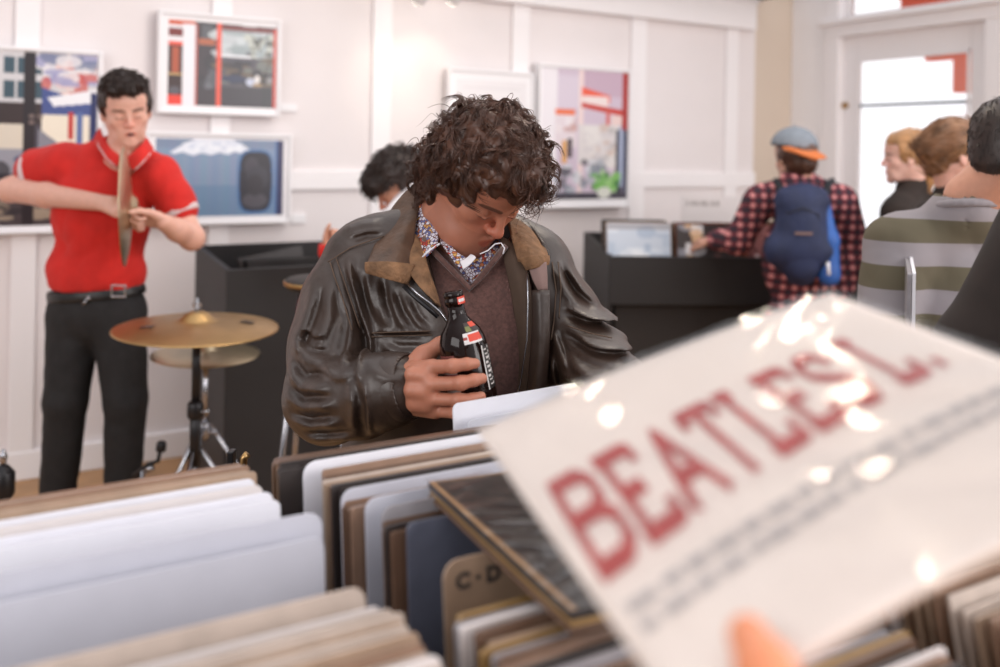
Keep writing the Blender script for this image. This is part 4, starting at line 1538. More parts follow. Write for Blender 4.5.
def skin_col(base, heads, stub=0.0, open_mouth=False):
    """fixed pigments of the skin: lips, brows, lash line, beard shadow. heads = [(centre, R, scale)]"""
    base = np.array(rgb(*base)[:3])

    def f(V):
        c = np.tile(base, (len(V), 1))
        for ctr, R, s in heads:
            q = (V - np.array(ctr)) @ R / s
            x, y, z = q[:, 0], q[:, 1], q[:, 2]
            near = (np.abs(x) < .12) & (np.abs(z) < .16) & (y > -.02) & (y < .14)

            def mixin(m, col, a):
                w = (np.clip(m, 0, 1) * near * a)[:, None]
                c[:] = c * (1 - w) + w * np.array(col)
            ax = np.abs(x)
            mixin(1.2 - (((ax) / .055) ** 2 + ((z + .028) / .03) ** 2), base * np.array([1.05, .72, .68]), .35)
            mixin(1.3 - ((x / .02) ** 2 + ((z + .028) / .016) ** 2), base * np.array([1.05, .70, .66]), .4)
            if stub:
                mixin(np.where((z < -.045) & (y > 0), 1, 0) + 0 * x, base * np.array([.62, .58, .58]), stub)
            mixin(2.2 * (1.1 - ((x / .021) ** 2 + ((z + .0640) / .0105) ** 2)) * (y > .083), base * np.array([.86, .46, .45]), .7)
            if open_mouth:
                mixin(3 * (1.1 - ((x / .013) ** 2 + ((z + .0645) / .0065) ** 2)), rgb(70, 24, 22)[:3], .9)
            br = 1.4 - (((z - .0235 + 5 * (ax - .03) ** 2) / .0048) ** 2 + ((ax - .031) / .021) ** 4)
            mixin(2 * br, rgb(52, 34, 27)[:3], .75)
            lash = 1.3 - (((z + .0062 - 8 * (ax - .0315) ** 2) / .0016) ** 2 + ((ax - .0315) / .014) ** 4)
            mixin(2 * lash, rgb(40, 26, 22)[:3], .7)
        return c
    return f


def hand(fd, wrist, d, n, side=1, curl=(50, 60, 35), s=1.0, thumb=(35, 20), spread=0.0):
    d = np.array(d, float); d /= np.linalg.norm(d)
    n = np.array(n, float); n -= (n @ d) * d; n /= np.linalg.norm(n)
    w = np.cross(d, n) * side
    wr = np.array(wrist, float)
    for i, (ml, fl) in enumerate(((.086, .074), (.088, .082), (.083, .076), (.076, .060))):
        off = (1.5 - i) * .0195
        k = wr + d * ml * s + w * off * s
        fd.cap(wr + w * off * .55 * s, k, .0145 * s, .0115 * s, .012 * s)
        a = 0
        p = k
        for j, (ra, fr_) in enumerate(((.45, .0098), (.31, .0088), (.24, .0078))):
            a += math.radians(curl[j] if np.isscalar(curl[j]) else curl[j][i])
            dd = math.cos(a) * d + math.sin(a) * n + w * spread * (1.5 - i)
            q = p + dd * fl * ra * s
            fd.cap(p, q, fr_ * s, (fr_ - .0010) * s, .004 * s)
            p = q
    a = math.radians(thumb[0]); b = math.radians(thumb[1])
    p0 = wr + d * .018 * s + w * .022 * s
    p1 = p0 + (d * math.cos(a) + w * math.sin(a)) * .042 * s + n * .012 * s
    p2 = p1 + (d * math.cos(a * .6) + w * math.sin(a * .6) + n * math.sin(b)) * .034 * s
    p3 = p2 + (d * math.cos(a * .2) + w * math.sin(a * .2) + n * math.sin(b * 1.6)) * .026 * s
    fd.cap(p0, p1, .017 * s, .0135 * s, .012 * s).cap(p1, p2, .0118 * s, .0105 * s, .005 * s).cap(p2, p3, .0105 * s, .009 * s, .004 * s)


def body(name, parts, m, parent, colf):
    Vs, Qs, n = [], [], 0
    for fd, h, bounds, sm in parts:
        V, Q = fd.mesh(h, sm, bounds)
        Vs.append(V); Qs.append(Q + n); n += len(V)
    V, Q = np.concatenate(Vs), np.concatenate(Qs)
    me = npmesh(V, Q)
    setcol(me, colf(V))
    return link(name, me, parent, m)


def hair(fd, h, m, parent, count, length, r0, curl, turns, comb, keep=None, seed=3, lift=.25, droop=0.1, smooth=1, seg=12, name='hair', lenvar=.4, clump=1):
    """a sculpted mass plus loose strands growing from it, one mesh"""
    V, Q = fd.mesh(h, smooth)
    N = normals(V, Q)
    base = link(name, npmesh(V, Q), parent, m)
    if count:
        r = np.random.default_rng(seed)
        ok = np.ones(len(V), bool) if keep is None else keep(V, N)
        idx = r.choice(np.nonzero(ok)[0], count)
        R_, N_ = V[idx] - N[idx] * r0 * .5, N[idx]
        D_ = tangent(N_, comb(R_, N_))
        st_ = strands('strands', R_, N_, D_, m, None, length, r0, curl, turns, lift, droop, seg=seg, seed=seed, lenvar=lenvar, clump=clump, sides=3 if clump > 1 else 4)
        a, b = base.data, st_.data
        va = np.empty(len(a.vertices) * 3, np.float32); a.vertices.foreach_get('co', va)
        vb = np.empty(len(b.vertices) * 3, np.float32); b.vertices.foreach_get('co', vb)
        la = np.empty(len(a.loops), np.int32); a.loops.foreach_get('vertex_index', la)
        lb = np.empty(len(b.loops), np.int32); b.loops.foreach_get('vertex_index', lb)
        me = npmesh(np.concatenate([va, vb]).reshape(-1, 3), np.concatenate([la, lb + len(a.vertices)]).reshape(-1, 4))
        me.materials.append(M[m] if isinstance(m, str) else m)
        base.data = me
        bpy.data.objects.remove(st_)
    return base


def legs(fd, hipL, hipR, z0=0.0, r=(.085, .06, .045), spread=.0, knee=(.0, -.03)):
    for h_, sx in ((hipL, -1), (hipR, 1)):
        h_ = np.array(h_, float)
        k = np.array([h_[0] + sx * spread * .5 + knee[0], h_[1] + knee[1], z0 + .48])
        a = np.array([h_[0] + sx * spread, h_[1] + .02, z0 + .09])
        fd.chain([h_, k, a], [r[0], r[1], r[2]], .03)
    return fd


def shoes(parent, pts, m='shoe'):
    for a, d in pts:
        f = Field()
        a = np.array(a, float); d = np.array(d, float)
        f.cap(a + [0, 0, .045], a + d * .15 + [0, 0, .032], .042, .03, .03).cap(a + [0, 0, .045], a - d * .05 + [0, 0, .04], .042, .036, .03)
        f.fn(lambda X, Y, Z: -(Z - .004) + 0 * X, sub=True)
        f.ops[-1] = ('f', lambda X, Y, Z: (Z - .004) + 0 * X + 0 * Y, None, None, .003, True)
        solid('shoe', f, .008, m, parent)


# ------------------------------------------------------------------ the man in the leather jacket
man = tag(empty('person', P(460, 300, 1.66) * [1, 1, 0]), 'curly-haired person in a brown leather jacket looking down, holding a beer bottle', 'person')
hc = P(484, 180, 1.60)
HR = rot(35, 50, 0)
hf = Field()
HL = head(hf, hc, HR, .94)
hf.chain([HL(0, -.045, -.035), P(455, 215, 1.665), P(452, 262, 1.69)], [.058, .058, .066], .03)
hf.cap(HL(0, .012, -.085), P(462, 232, 1.62), .038, .045, .03)
# hand round the bottle
BT, BB = P(453, 293, 1.405), P(477, 416, 1.395)
hd_ = Field()
wrist = P(392, 388, 1.425)
kn = [P(432, 367, 1.375), P(431, 384, 1.366), P(431, 399, 1.368), P(436, 411, 1.376)]
for i, k_ in enumerate(kn):
    w_ = wrist + (k_ - wrist) * .05 + EZ * (.020 - .0135 * i)
    hd_.cap(w_, k_, .0165, .0122, .014)
hd_.cap(P(398, 386, 1.43), P(425, 392, 1.39), .024, .020, .02)
hd_.chain([P(360, 392, 1.46), wrist], [.030, .027], .02, flat=((0, 1, 0), .8))
fin = [[kn[0], P(453, 366, 1.352), P(467, 364, 1.350), P(475, 363.5, 1.357)],
       [kn[1], P(461, 383, 1.345), P(474, 380, 1.346), P(482, 378.5, 1.355)],
       [kn[2], P(458, 400, 1.348), P(473, 399, 1.347), P(481, 396.5, 1.355)],
       [kn[3], P(456, 413, 1.352), P(468, 413, 1.350), P(475, 412, 1.356)]]
for f_, rr in zip(fin, (.0100, .0102, .0096, .0084)):
    hd_.chain(f_, [rr * 1.10, rr * 1.0, rr * .93, rr * .80], .0035)
    hd_.ell(f_[1], (rr * 1.1, rr * 1.04, rr * 1.1), None, .004)
for a, b in zip(kn[:-1], kn[1:]):
    hd_.cap(a * .5 + b * .5 + [-.012, 0, 0], a * .5 + b * .5 + [-.03, .004, 0], .0105, .012, .010)
hd_.chain([P(405, 372, 1.42), P(424, 356, 1.425), P(440, 345, 1.435), P(452, 338, 1.443)], [.017, .0155, .0115, .0098], .010)
rf = Field()
rf.ell(P(462, 350, 1.68), (.15, .10, .22), None, .03).cap(P(365, 262, 1.69), P(520, 272, 1.68), .045, .040, .03)
rf.chain([P(350, 266, 1.67), P(328, 395, 1.56), P(372, 392, 1.46)], [.045, .04, .034], .02)
rf.chain([P(536, 275, 1.67), P(592, 360, 1.57), P(632, 425, 1.35)], [.040, .036, .028], .02)
rf.ell(P(462, 500, 1.70), (.15, .105, .14), None, .03)
legs(rf, P(425, 545, 1.70), P(500, 545, 1.70), 0, (.085, .06, .045), .02)
hand(rf, P(642, 425, 1.33), (.45, -.3, -.35), (-.2, -.2, -.9), 1, (15, 25, 15))
body('body', [(hf, .0022, None, 2), (hd_, .0016, None, 2), (rf, .009, None, 2)], 'skin', man,
     skin_col((178, 116, 92), [(hc, HR, .94)], .3))

# hair: a sculpted mass with curls over it
hh = Field()
for px, py, D, r_ in ((478, 152, 1.63, .080), (452, 156, 1.64, .056), (448, 178, 1.645, .044), (438, 172, 1.66, .024), (502, 140, 1.585, .058), (517, 156, 1.55, .046), (523, 174, 1.52, .030),
                      (498, 166, 1.55, .040), (470, 182, 1.57, .032), (474, 130, 1.66, .048), (530, 160, 1.53, .022), (530, 184, 1.51, .014)):
    hh.ell(P(px + .5, py + 3, D), (r_ * .88, r_ * .88, r_ * .86), None, .02)
for px, py, D, r_ in ((446, 188, 1.645, .036), (437, 182, 1.67, .026), (440, 197, 1.66, .020)):
    hh.ell(P(px, py, D), (r_, r_, r_), None, .02)
hh.ell(HL(0, -.016, .042), (.080, .100, .088), HR, .02)
for q in (-1, 1):
    hh.ell(HL(q * .072, -.024, .006), (.020, .040, .042), HR, .015)
cut = HR[:, 1]


def faceclear(X, Y, Z):
    q = [X - hc[0], Y - hc[1], Z - hc[2]]
    l = [HR[0, i] * q[0] + HR[1, i] * q[1] + HR[2, i] * q[2] for i in range(3)]
    # keeps the face free: the wedge below the hairline and in front of the temples
    a = l[2] - (.060 + .10 * l[0])
    b = .030 - l[1] + .35 * np.abs(l[0])
    return np.maximum(np.maximum(a, b), np.abs(l[0] - .0) - .083)


hh.fn(faceclear, k=.006)
hh.disp(folds(11, .015, 80, 6, (1, 1, 1)))


def comb_man(Pt, Nn):
    q = Pt - HL(0, -.035, .10)
    v = q * [1, 1, 1] + np.array([.25, -.25, -.35]) * .10
    return v + np.random.default_rng(1).normal(0, .045, Pt.shape)


def keep_man(V, N):
    q = (V - hc) @ HR
    return ~((q[:, 1] > .045) & (q[:, 2] < .085) & (np.abs(q[:, 0]) < .07)) & ~((q[:, 2] < .01) & (q[:, 1] > -.01)) & ~((q[:, 0] < -.05) & (q[:, 2] < .03) & (q[:, 1] > -.03))


hair(hh, .0035, 'hair_dark', man, 680, .036, .00080, .0075, .75, comb_man, keep_man, 5, .02, .12, seg=16, clump=13)
# stray curls hanging at the forehead and loops on the crown
sr = []
for px, py, D in ((533, 172, 1.505), (538, 178, 1.51), (541, 166, 1.52), (536, 186, 1.50), (530, 190, 1.495), (543, 158, 1.53), (545, 150, 1.535), (528, 196, 1.49)):
    sr += [P(px, py, D)] * 6
sr = np.array(sr) + rng.normal(0, .005, (len(sr), 3))
nn_ = np.tile([.8, -.5, .1], (len(sr), 1)) + rng.normal(0, .2, (len(sr), 3)); nn_ /= np.linalg.norm(nn_, axis=1)[:, None]
strands('front_curls', sr, nn_, tangent(nn_, np.tile([.15, -.1, -1.], (len(sr), 1)) + rng.normal(0, .3, (len(sr), 3))), 'hair_dark', man, .055, .0010, .0115, 1.1, .35, 0, seg=20, seed=8)
sr = np.array([P(a, b, 1.6) for a, b in ((478, 103), (486, 101), (466, 106), (508, 104), (520, 112), (440, 118), (424, 148), (420, 165), (540, 128), (452, 110))] * 2)
nn_ = np.tile([0, -.2, 1.], (len(sr), 1)) + rng.normal(0, .5, (len(sr), 3)); nn_ /= np.linalg.norm(nn_, axis=1)[:, None]
strands('flyaway_curls', sr, nn_, tangent(nn_, rng.normal(0, 1, (len(sr), 3))), 'hair_dark', man, .035, .0007, .009, 1.0, .3, 0, seg=18, seed=9)

def XZ(px, py, D=1.56):
    q = P(px, py, D)
    return q[0], q[2]



# trousers, belt line hidden below the jacket
tf = Field()
tf.ell(P(462, 500, 1.70), (.165, .12, .15), None, .03)
legs(tf, P(425, 545, 1.70), P(500, 545, 1.70), 0, (.10, .078, .062), .02)
solid('trousers', tf, .012, 'jeans_black', man)
fx = P(425, 545, 1.70), P(500, 545, 1.70)
shoes(man, [((fx[0][0] - .02, fx[0][1] + .02, 0), (-.2, -.98, 0)), ((fx[1][0] + .02, fx[1][1] + .02, 0), (.3, -.95, 0))])

# sweater with a V neck over a shirt
def poly_prism(pts, D, y0, y1):
    """signed distance to a vertical-sided prism whose outline is given in frame pixels at depth D"""
    pp = np.array([XZ(a, b, D) for a, b in pts])

    def f(X, Y, Z):
        X = X + 0 * Z; Z = Z + 0 * X
        d = np.full(np.broadcast(X, Z).shape, 1e9); s = np.ones(d.shape)
        n = len(pp)
        for i in range(n):
            a, b = pp[i], pp[(i + 1) % n]
            e = b - a
            wx, wz = X - a[0], Z - a[1]
            t = np.clip((wx * e[0] + wz * e[1]) / (e @ e), 0, 1)
            d = np.minimum(d, (wx - e[0] * t) ** 2 + (wz - e[1] * t) ** 2)
            c1 = Z >= a[1]; c2 = Z < b[1]; c3 = e[0] * wz > e[1] * wx
            s = np.where((c1 & c2 & c3) | (~c1 & ~c2 & ~c3), -s, s)
        d = np.sqrt(d) * s
        return np.maximum(np.maximum(d, Y - y1), y0 - Y)
    return f


tor = Field()
tor.ell(P(478, 350, 1.66), (.145, .115, .20), None, .04).ell(P(478, 470, 1.68), (.15, .115, .16), None, .04)
tor.cap(P(415, 262, 1.68), P(530, 268, 1.67), .062, .062, .04).cap(P(458, 240, 1.69), P(465, 290, 1.67), .055, .075, .03)
vn = [(418, 180), (424, 240), (440, 250), (470, 286), (492, 262), (512, 240), (520, 180)]
sw = tor.grown(.006)
sw.fn(poly_prism(vn, 1.58, 1.2, 1.655), k=.004)
sw.disp(folds(21, .006, 22, 4, (1, .4, .5)))
solid('sweater', sw, .004, 'knit_brown', man)
# ribbed band of the V neck
rib = [P(424, 238, 1.600), P(434, 252, 1.585), P(452, 270, 1.568), P(470, 289, 1.556), P(480, 278, 1.556), (P(493, 262, 1.565)), P(506, 246, 1.58)]
MB().tube(rib, [.0055] * 7, 10).build('neck_rib', 'knit_brown', man, smooth=True)
shf = tor.grown(-.004)
shf.fn(poly_prism([(440, 225), (430, 160), (520, 160), (505, 225), (478, 262)], 1.58, 1.2, 1.66), k=.006)
solid('shirt', shf, .005, 'print_collar', man, bounds=(P(400, 300, 1.80) * [1, 0, 1] + [0, 1.5, 0], P(560, 215, 1.80) * [1, 0, 1] + [0, 1.8, 0]))
# shirt collar leaves: patterned outside, white edge
patch('shirt_collar', [
    [P(424, 190, 1.665), P(419, 206, 1.650), P(415, 224, 1.635), P(414, 238, 1.622)],
    [P(426, 199, 1.650), P(423, 217, 1.630), P(418, 238, 1.608), P(416, 250, 1.594)],
    [P(431, 210, 1.632), P(431, 224, 1.610), P(428, 241, 1.590), P(424, 258, 1.572)],
    [P(438, 225, 1.612), P(438, 233, 1.594), P(438, 241, 1.580), P(437, 246, 1.570)]], 'print_collar', man, .0018, 5)
patch('shirt_collar', [
    [P(437, 224, 1.618), P(440, 234, 1.600), P(441, 243, 1.578)],
    [P(447, 240, 1.592), P(449, 248, 1.578), P(451, 257, 1.560)],
    [P(457, 252, 1.572), P(460, 259, 1.562), P(462, 268, 1.550)],
    [P(466, 258, 1.562), P(470, 259, 1.556), P(474, 256, 1.552)]], 'print_collar', man, .0018, 5)
patch('shirt_collar', [
    [P(460, 262, 1.556), P(462, 266, 1.550), P(463, 269.5, 1.548)],
    [P(466, 258.5, 1.556), P(469, 261, 1.549), P(470, 264.5, 1.546)],
    [P(471, 254.5, 1.558), P(474, 255.5, 1.550), P(476, 257.5, 1.546)]], 'white_cloth', man, .0018, 4)
MB().tube([P(480, 254, 1.552), P(488, 250.5, 1.554), P(495, 244, 1.556), P(501, 243, 1.556), P(504.5, 248, 1.554), P(503, 254, 1.552)], .0012, 8).build('collar_edge', 'white_cloth', man, smooth=True)
MB().tube([P(414, 238, 1.618), P(417, 250, 1.590), P(422, 257.5, 1.570), P(430, 250, 1.572), P(440, 243.5, 1.574)], .0018, 8).build('collar_edge', 'white_cloth', man, smooth=True)

# leather jacket
jk = Field()
jk.ell(P(455, 345, 1.675), (.215, .15, .235), None, .05)
jk.ell(P(458, 450, 1.69), (.215, .155, .20), None, .05)
jk.cap(P(378, 257, 1.69), P(524, 264, 1.68), .070, .066, .05)
jk.cap(P(430, 224, 1.70), P(360, 256, 1.68), .042, .056, .04)
jk.cap(P(480, 222, 1.71), P(530, 262, 1.68), .048, .056, .04)
sl = [P(360, 272, 1.665), P(344, 302, 1.64), P(334, 345, 1.60), P(331, 396, 1.545)]
jk.chain(sl, [.068, .071, .073, .075], .03)
jk.chain([P(330, 396, 1.545), P(360, 396, 1.475), P(385, 390, 1.435), P(397, 388, 1.425)], [.076, .064, .056, .054], .02)
jk.chain([P(536, 275, 1.670), P(560, 318, 1.63), P(588, 356, 1.57), P(606, 380, 1.48), P(630, 420, 1.36)], [.068, .068, .064, .056, .050], .03)
# creases


def crease(lines, ymax=1.66, D0=1.55):
    """soft folds of the leather: each line (x, z outline) lifts a ridge and sinks a valley beside it"""
    L_ = [([np.array(XZ(a, b, D0)) for a, b in pts], w / F * D0, amp) for pts, w, amp in lines]

    def f(X, Y, Z):
        out = np.zeros(np.broadcast(X, Y, Z).shape, np.float32)
        x, z, y = X.ravel(), Z.ravel(), Y.ravel()
        for pts, w, amp in L_:
            pp = np.array(pts); m = 3.2 * w
            i0, i1 = np.searchsorted(x, [pp[:, 0].min() - m, pp[:, 0].max() + m])
            k0, k1 = np.searchsorted(z, [pp[:, 1].min() - m, pp[:, 1].max() + m])
            if i1 <= i0 or k1 <= k0:
                continue
            xs, zs = x[i0:i1, None], z[None, k0:k1]
            best = np.full((i1 - i0, k1 - k0), 1e9); sd = np.zeros_like(best); tt = np.zeros_like(best)
            tot = sum(np.linalg.norm(pp[i + 1] - pp[i]) for i in range(len(pp) - 1)); acc = 0
            for i in range(len(pp) - 1):
                a, e = pp[i], pp[i + 1] - pp[i]
                ln = np.linalg.norm(e)
                t = np.clip(((xs - a[0]) * e[0] + (zs - a[1]) * e[1]) / ln ** 2, 0, 1)
                dx, dz = xs - a[0] - t * e[0], zs - a[1] - t * e[1]
                d = np.hypot(dx, dz); s = np.sign(e[0] * dz - e[1] * dx) * d
                mm = d < best
                best = np.where(mm, d, best); sd = np.where(mm, s, sd); tt = np.where(mm, (acc + t * ln) / tot, tt)
                acc += ln
            env = np.clip(np.minimum(tt, 1 - tt) * 4, 0, 1) * np.exp(-np.maximum(best - 3 * w, 0) / w)
            pr = np.exp(-(sd / w) ** 2) - .9 * np.exp(-((sd - 1.3 * w) / (.6 * w)) ** 2)
            v = (-amp * env * pr).astype(np.float32)
            out[i0:i1, :, k0:k1] += v[:, None, :] * (y < ymax)[None, :, None]
        return out
    return f


jk.disp(crease([
    ([(336, 262), (350, 300), (364, 340), (368, 372)], 5, -.012),      # seam where the sleeve leaves the chest
    ([(340, 262), (352, 296), (362, 330)], 5, .006),
    ([(312, 285), (306, 318), (296, 350)], 6, .008), ([(326, 282), (330, 315), (322, 350)], 6, .008), ([(340, 300), (346, 325), (344, 352)], 5, -.007),
    ([(292, 338), (312, 352), (336, 354)], 5, .009), ([(288, 360), (312, 374), (344, 368)], 5, .010), ([(290, 384), (316, 392), (352, 380)], 5, .009),
    ([(296, 408), (324, 410), (358, 396)], 5, .009), ([(308, 428), (338, 424), (372, 410)], 5, .007), ([(330, 352), (350, 358), (372, 352)], 4, .007),
    ([(300, 330), (318, 338), (332, 334)], 4, -.006), ([(372, 350), (378, 380), (376, 415)], 4, -.007), ([(364, 352), (368, 380), (366, 412)], 4, .005),
    ([(372, 280), (378, 305), (390, 330)], 6, .008), ([(388, 292), (398, 315), (412, 332)], 5, .008), ([(404, 296), (416, 318), (430, 330)], 4, .006),
    ([(356, 272), (362, 300), (372, 326)], 5, -.006), ([(372, 336), (400, 335), (434, 333)], 3, -.006), ([(380, 345), (400, 352), (428, 350)], 5, .005),
    ([(330, 236), (352, 228), (378, 226)], 5, .006), ([(340, 246), (362, 240), (380, 240)], 4, -.005),
    ([(556, 268), (566, 292), (580, 312)], 5, .010), ([(566, 276), (580, 296), (596, 312)], 4, -.008),
    ([(560, 312), (586, 322), (612, 326), (642, 336)], 5, -.014), ([(558, 330), (582, 340), (612, 342), (640, 348)], 5, -.010),
    ([(560, 350), (584, 356), (612, 358)], 5, .010), ([(556, 372), (580, 372), (606, 370)], 5, -.008), ([(552, 330), (558, 345), (562, 362)], 4, .007),
    ([(550, 352), (552, 372), (556, 392)], 4, .007)]))

op = [(412, 150), (408, 240), (425, 262), (437, 302), (455, 335), (478, 380), (497, 470), (500, 900), (548, 900), (544, 470), (540, 390), (543, 320), (533, 285), (522, 250), (520, 150)]
jk.fn(poly_prism(op, 1.53, 1.1, 1.640), k=.006)
nk = Field()
jk.ell(P(462, 200, 1.67), (.075, .075, .13), None, .01, True)
jk.disp(folds(31, .0030, 24, 6, (1, .6, 1)))
solid('jacket', jk, .0034, 'leather', man, 2, bounds=((-.6, 1.1, .72), (.6, 2.0, 1.7)))
# cuff seam, shoulder seams, pocket seam: fine raised stitching lines laid on the jacket


def ondepth(ob_v, pts, off=.0015):
    """pull points of a polyline on to the front of a vertex cloud"""
    out = []
    q = np.stack([500 + F * ((ob_v[:, 0] + ROLL * (ob_v[:, 2] - H)) / ob_v[:, 1]), PY - F * ((ob_v[:, 2] - H - ROLL * ob_v[:, 0]) / ob_v[:, 1])], 1)
    for a, b in pts:
        m = np.hypot(q[:, 0] - a, q[:, 1] - b) < 2.6
        D = ob_v[m, 1].min() if m.any() else 1.55
        out.append(P(a, b, D - off))
    return out


jo = bpy.data.objects['jacket']
jv = np.empty(len(jo.data.vertices) * 3, np.float32); jo.data.vertices.foreach_get('co', jv); jv = jv.reshape(-1, 3).astype(float)


def dens(pts, step=4.0):
    out = []
    for i in range(len(pts) - 1):
        a, b = np.array(pts[i], float), np.array(pts[i + 1], float)
        n = max(1, int(np.linalg.norm(b - a) / step))
        out += [a + (b - a) * t for t in np.linspace(0, 1, n, endpoint=False)]
    return out + [np.array(pts[-1], float)]


for pts, r_, m_n in (
        ([(330, 262), (334, 275), (343, 300), (352, 330)], .0013, 'stitch'), ([(336, 258), (341, 272), (350, 298), (360, 328)], .0011, 'stitch'),
        ([(328, 262), (350, 248), (372, 240), (384, 236)], .0012, 'stitch'),
        ([(372, 333), (395, 332), (430, 331)], .0012, 'stitch'), ([(372, 337), (395, 336), (432, 335)], .0010, 'stitch'),
        ([(552, 262), (556, 290), (554, 320), (551, 340)], .0012, 'stitch'), ([(558, 262), (561, 288), (559, 318)], .0011, 'stitch'),
        ([(568, 326), (590, 333), (612, 338)], .0011, 'stitch')):
    MB().tube(ondepth(jv, dens(pts)), r_, 6).build('seam', m_n, man, smooth=True)
# rolled cuff at the wrist
cu_ = Field()
ca, cb = P(394, 388, 1.425), P(400, 387.5, 1.42)
cu_.cap(ca, cb, .0555, .0555, .004).cap(ca, P(412, 386, 1.41), .047, .048, .004, True)
solid('cuff', cu_, .003, 'leather', man)
# collar: leather outside folding over to the tan cord lining
patch('jacket_collar', [
    [P(420, 184, 1.705), P(409, 190, 1.710), P(398, 202, 1.705), P(388, 216, 1.700)],
    [P(421, 200, 1.665), P(407, 212, 1.655), P(394, 223, 1.655), P(381, 233, 1.660)],
    [P(415, 228, 1.615), P(402, 236, 1.590), P(389, 243, 1.590), P(374, 249, 1.600)],
    [P(412, 256, 1.575), P(400, 258, 1.552), P(385, 261, 1.545), P(368, 263, 1.556)],
    [P(413, 268, 1.555), P(400, 267, 1.535), P(384, 266, 1.528), P(366, 266, 1.545)]], 'leather_collar', man, .006, 5)
patch('collar_lining', [
    [P(414, 264, 1.552), P(400, 263, 1.530), P(384, 262, 1.524), P(366, 263, 1.540)],
    [P(411, 276, 1.546), P(398, 274, 1.522), P(384, 271, 1.517), P(366, 268, 1.534)],
    [P(406, 284, 1.544), P(396, 281, 1.522), P(383, 277, 1.520), P(367, 272, 1.536)]], 'tan_cord', man, .008, 5)
patch('front_facing', [
    [P(413, 232, 1.612), P(418, 238, 1.605), P(422, 244, 1.60)],
    [P(408, 264, 1.555), P(419, 266, 1.552), P(428, 268, 1.56)],
    [P(414, 280, 1.536), P(426, 286, 1.532), P(436, 292, 1.55)],
    [P(430, 298, 1.520), P(436, 303, 1.520), P(440, 307, 1.54)]], 'tan_cord', man, .004, 5)
MB().tube([P(407, 284, 1.525), P(418, 294, 1.515), P(430, 303, 1.510), P(440, 312, 1.508), P(452, 330, 1.51)], .0020, 8).build('zip', 'chrome', man, smooth=True)
MB().tube([P(404, 286, 1.527), P(415, 297, 1.517), P(428, 308, 1.512), P(438, 317, 1.51)], .0040, 8).build('zip_tape', 'black_metal', man, smooth=True)
# right side of the opening: collar, lining, patch, zip
patch('jacket_collar', [
    [P(500, 205, 1.700), P(512, 214, 1.705), P(522, 222, 1.700)],
    [P(508, 222, 1.640), P(522, 226, 1.640), P(536, 234, 1.650)],
    [P(512, 240, 1.590), P(528, 243, 1.585), P(545, 250, 1.600)],
    [P(519, 262, 1.560), P(532, 261, 1.550), P(548, 262, 1.575)]], 'tan_cord', man, .007, 5)
patch('jacket_collar', [
    [P(513, 214, 1.700), P(522, 220, 1.695), P(531, 232, 1.67)],
    [P(530, 226, 1.652), P(538, 234, 1.645), P(546, 244, 1.64)],
    [P(543, 244, 1.60), P(547, 252, 1.60), P(549, 258, 1.60)]], 'leather', man, .006, 5)
patch('collar_lining', [
    [P(519, 258, 1.552), P(532, 256, 1.540), P(548, 256, 1.565)],
    [P(524, 264, 1.548), P(535, 262, 1.536), P(548, 261, 1.562)],
    [P(527, 270, 1.548), P(536, 267, 1.538), P(547, 264, 1.562)]], 'tan_cord', man, .008, 5)
patch('front_facing', [
    [P(500, 236, 1.62), P(508, 240, 1.60), P(516, 246, 1.59)],
    [P(505, 262, 1.575), P(515, 264, 1.56), P(526, 266, 1.56)],
    [P(513, 300, 1.560), P(523, 300, 1.545), P(532, 300, 1.545)],
    [P(518, 345, 1.555), P(527, 345, 1.538), P(536, 345, 1.535)],
    [P(514, 400, 1.560), P(525, 400, 1.540), P(537, 400, 1.535)]], 'lining_brown', man, .005, 5)
patch('lining_patch', [
    [P(529, 268, 1.543), P(537, 264, 1.540), P(546, 262, 1.550)],
    [P(533, 280, 1.535), P(540, 277, 1.532), P(547, 277, 1.540)],
    [P(539, 291, 1.533), P(543, 290, 1.528), P(547, 290, 1.535)]], 'mauve_patch', man, .003, 4)
MB().tube([P(527, 272, 1.540), P(528, 300, 1.530), P(527, 340, 1.524), P(520, 385, 1.522), P(512, 410, 1.524)], .0014, 8).build('zip', 'chrome', man, smooth=True)
patch('placket', [
    [P(533, 290, 1.535), P(540, 290, 1.525), P(549, 290, 1.530)],
    [P(533, 330, 1.530), P(541, 330, 1.514), P(549, 330, 1.522)],
    [P(530, 370, 1.528), P(539, 370, 1.512), P(547, 370, 1.520)],
    [P(526, 410, 1.530), P(536, 410, 1.514), P(545, 410, 1.522)]], 'leather', man, .006, 5)

# bottle held in the hand
ax_ = BT - BB; bl = np.linalg.norm(ax_)
bo = tag(empty('beer_bottle', BB), 'dark brown beer bottle with red and white labels, in the jacketed person\'s hand', 'bottle')
ctr = BB + ax_ * .35
pf = [(.001, .0), (.032, .0), (.0365, .004), (.0375, .010), (.0375, .105), (.0362, .116), (.031, .130), (.021, .142), (.0155, .150), (.0138, .158), (.0135, .170)]
kk = bl / .187
MB().lathe([(r, h * kk) for r, h in pf], BB, ax_, 48).build('glass_body', 'beer_glass', bo, smooth=True)
MB().lathe([(.0135, .168 * kk), (.0160, .170 * kk), (.0162, .178 * kk), (.0145, .180 * kk), (.0155, .182 * kk), (.0155, .189 * kk), (.012, .190 * kk)], BB, ax_, 32).build('lip', 'beer_glass', bo, smooth=True)


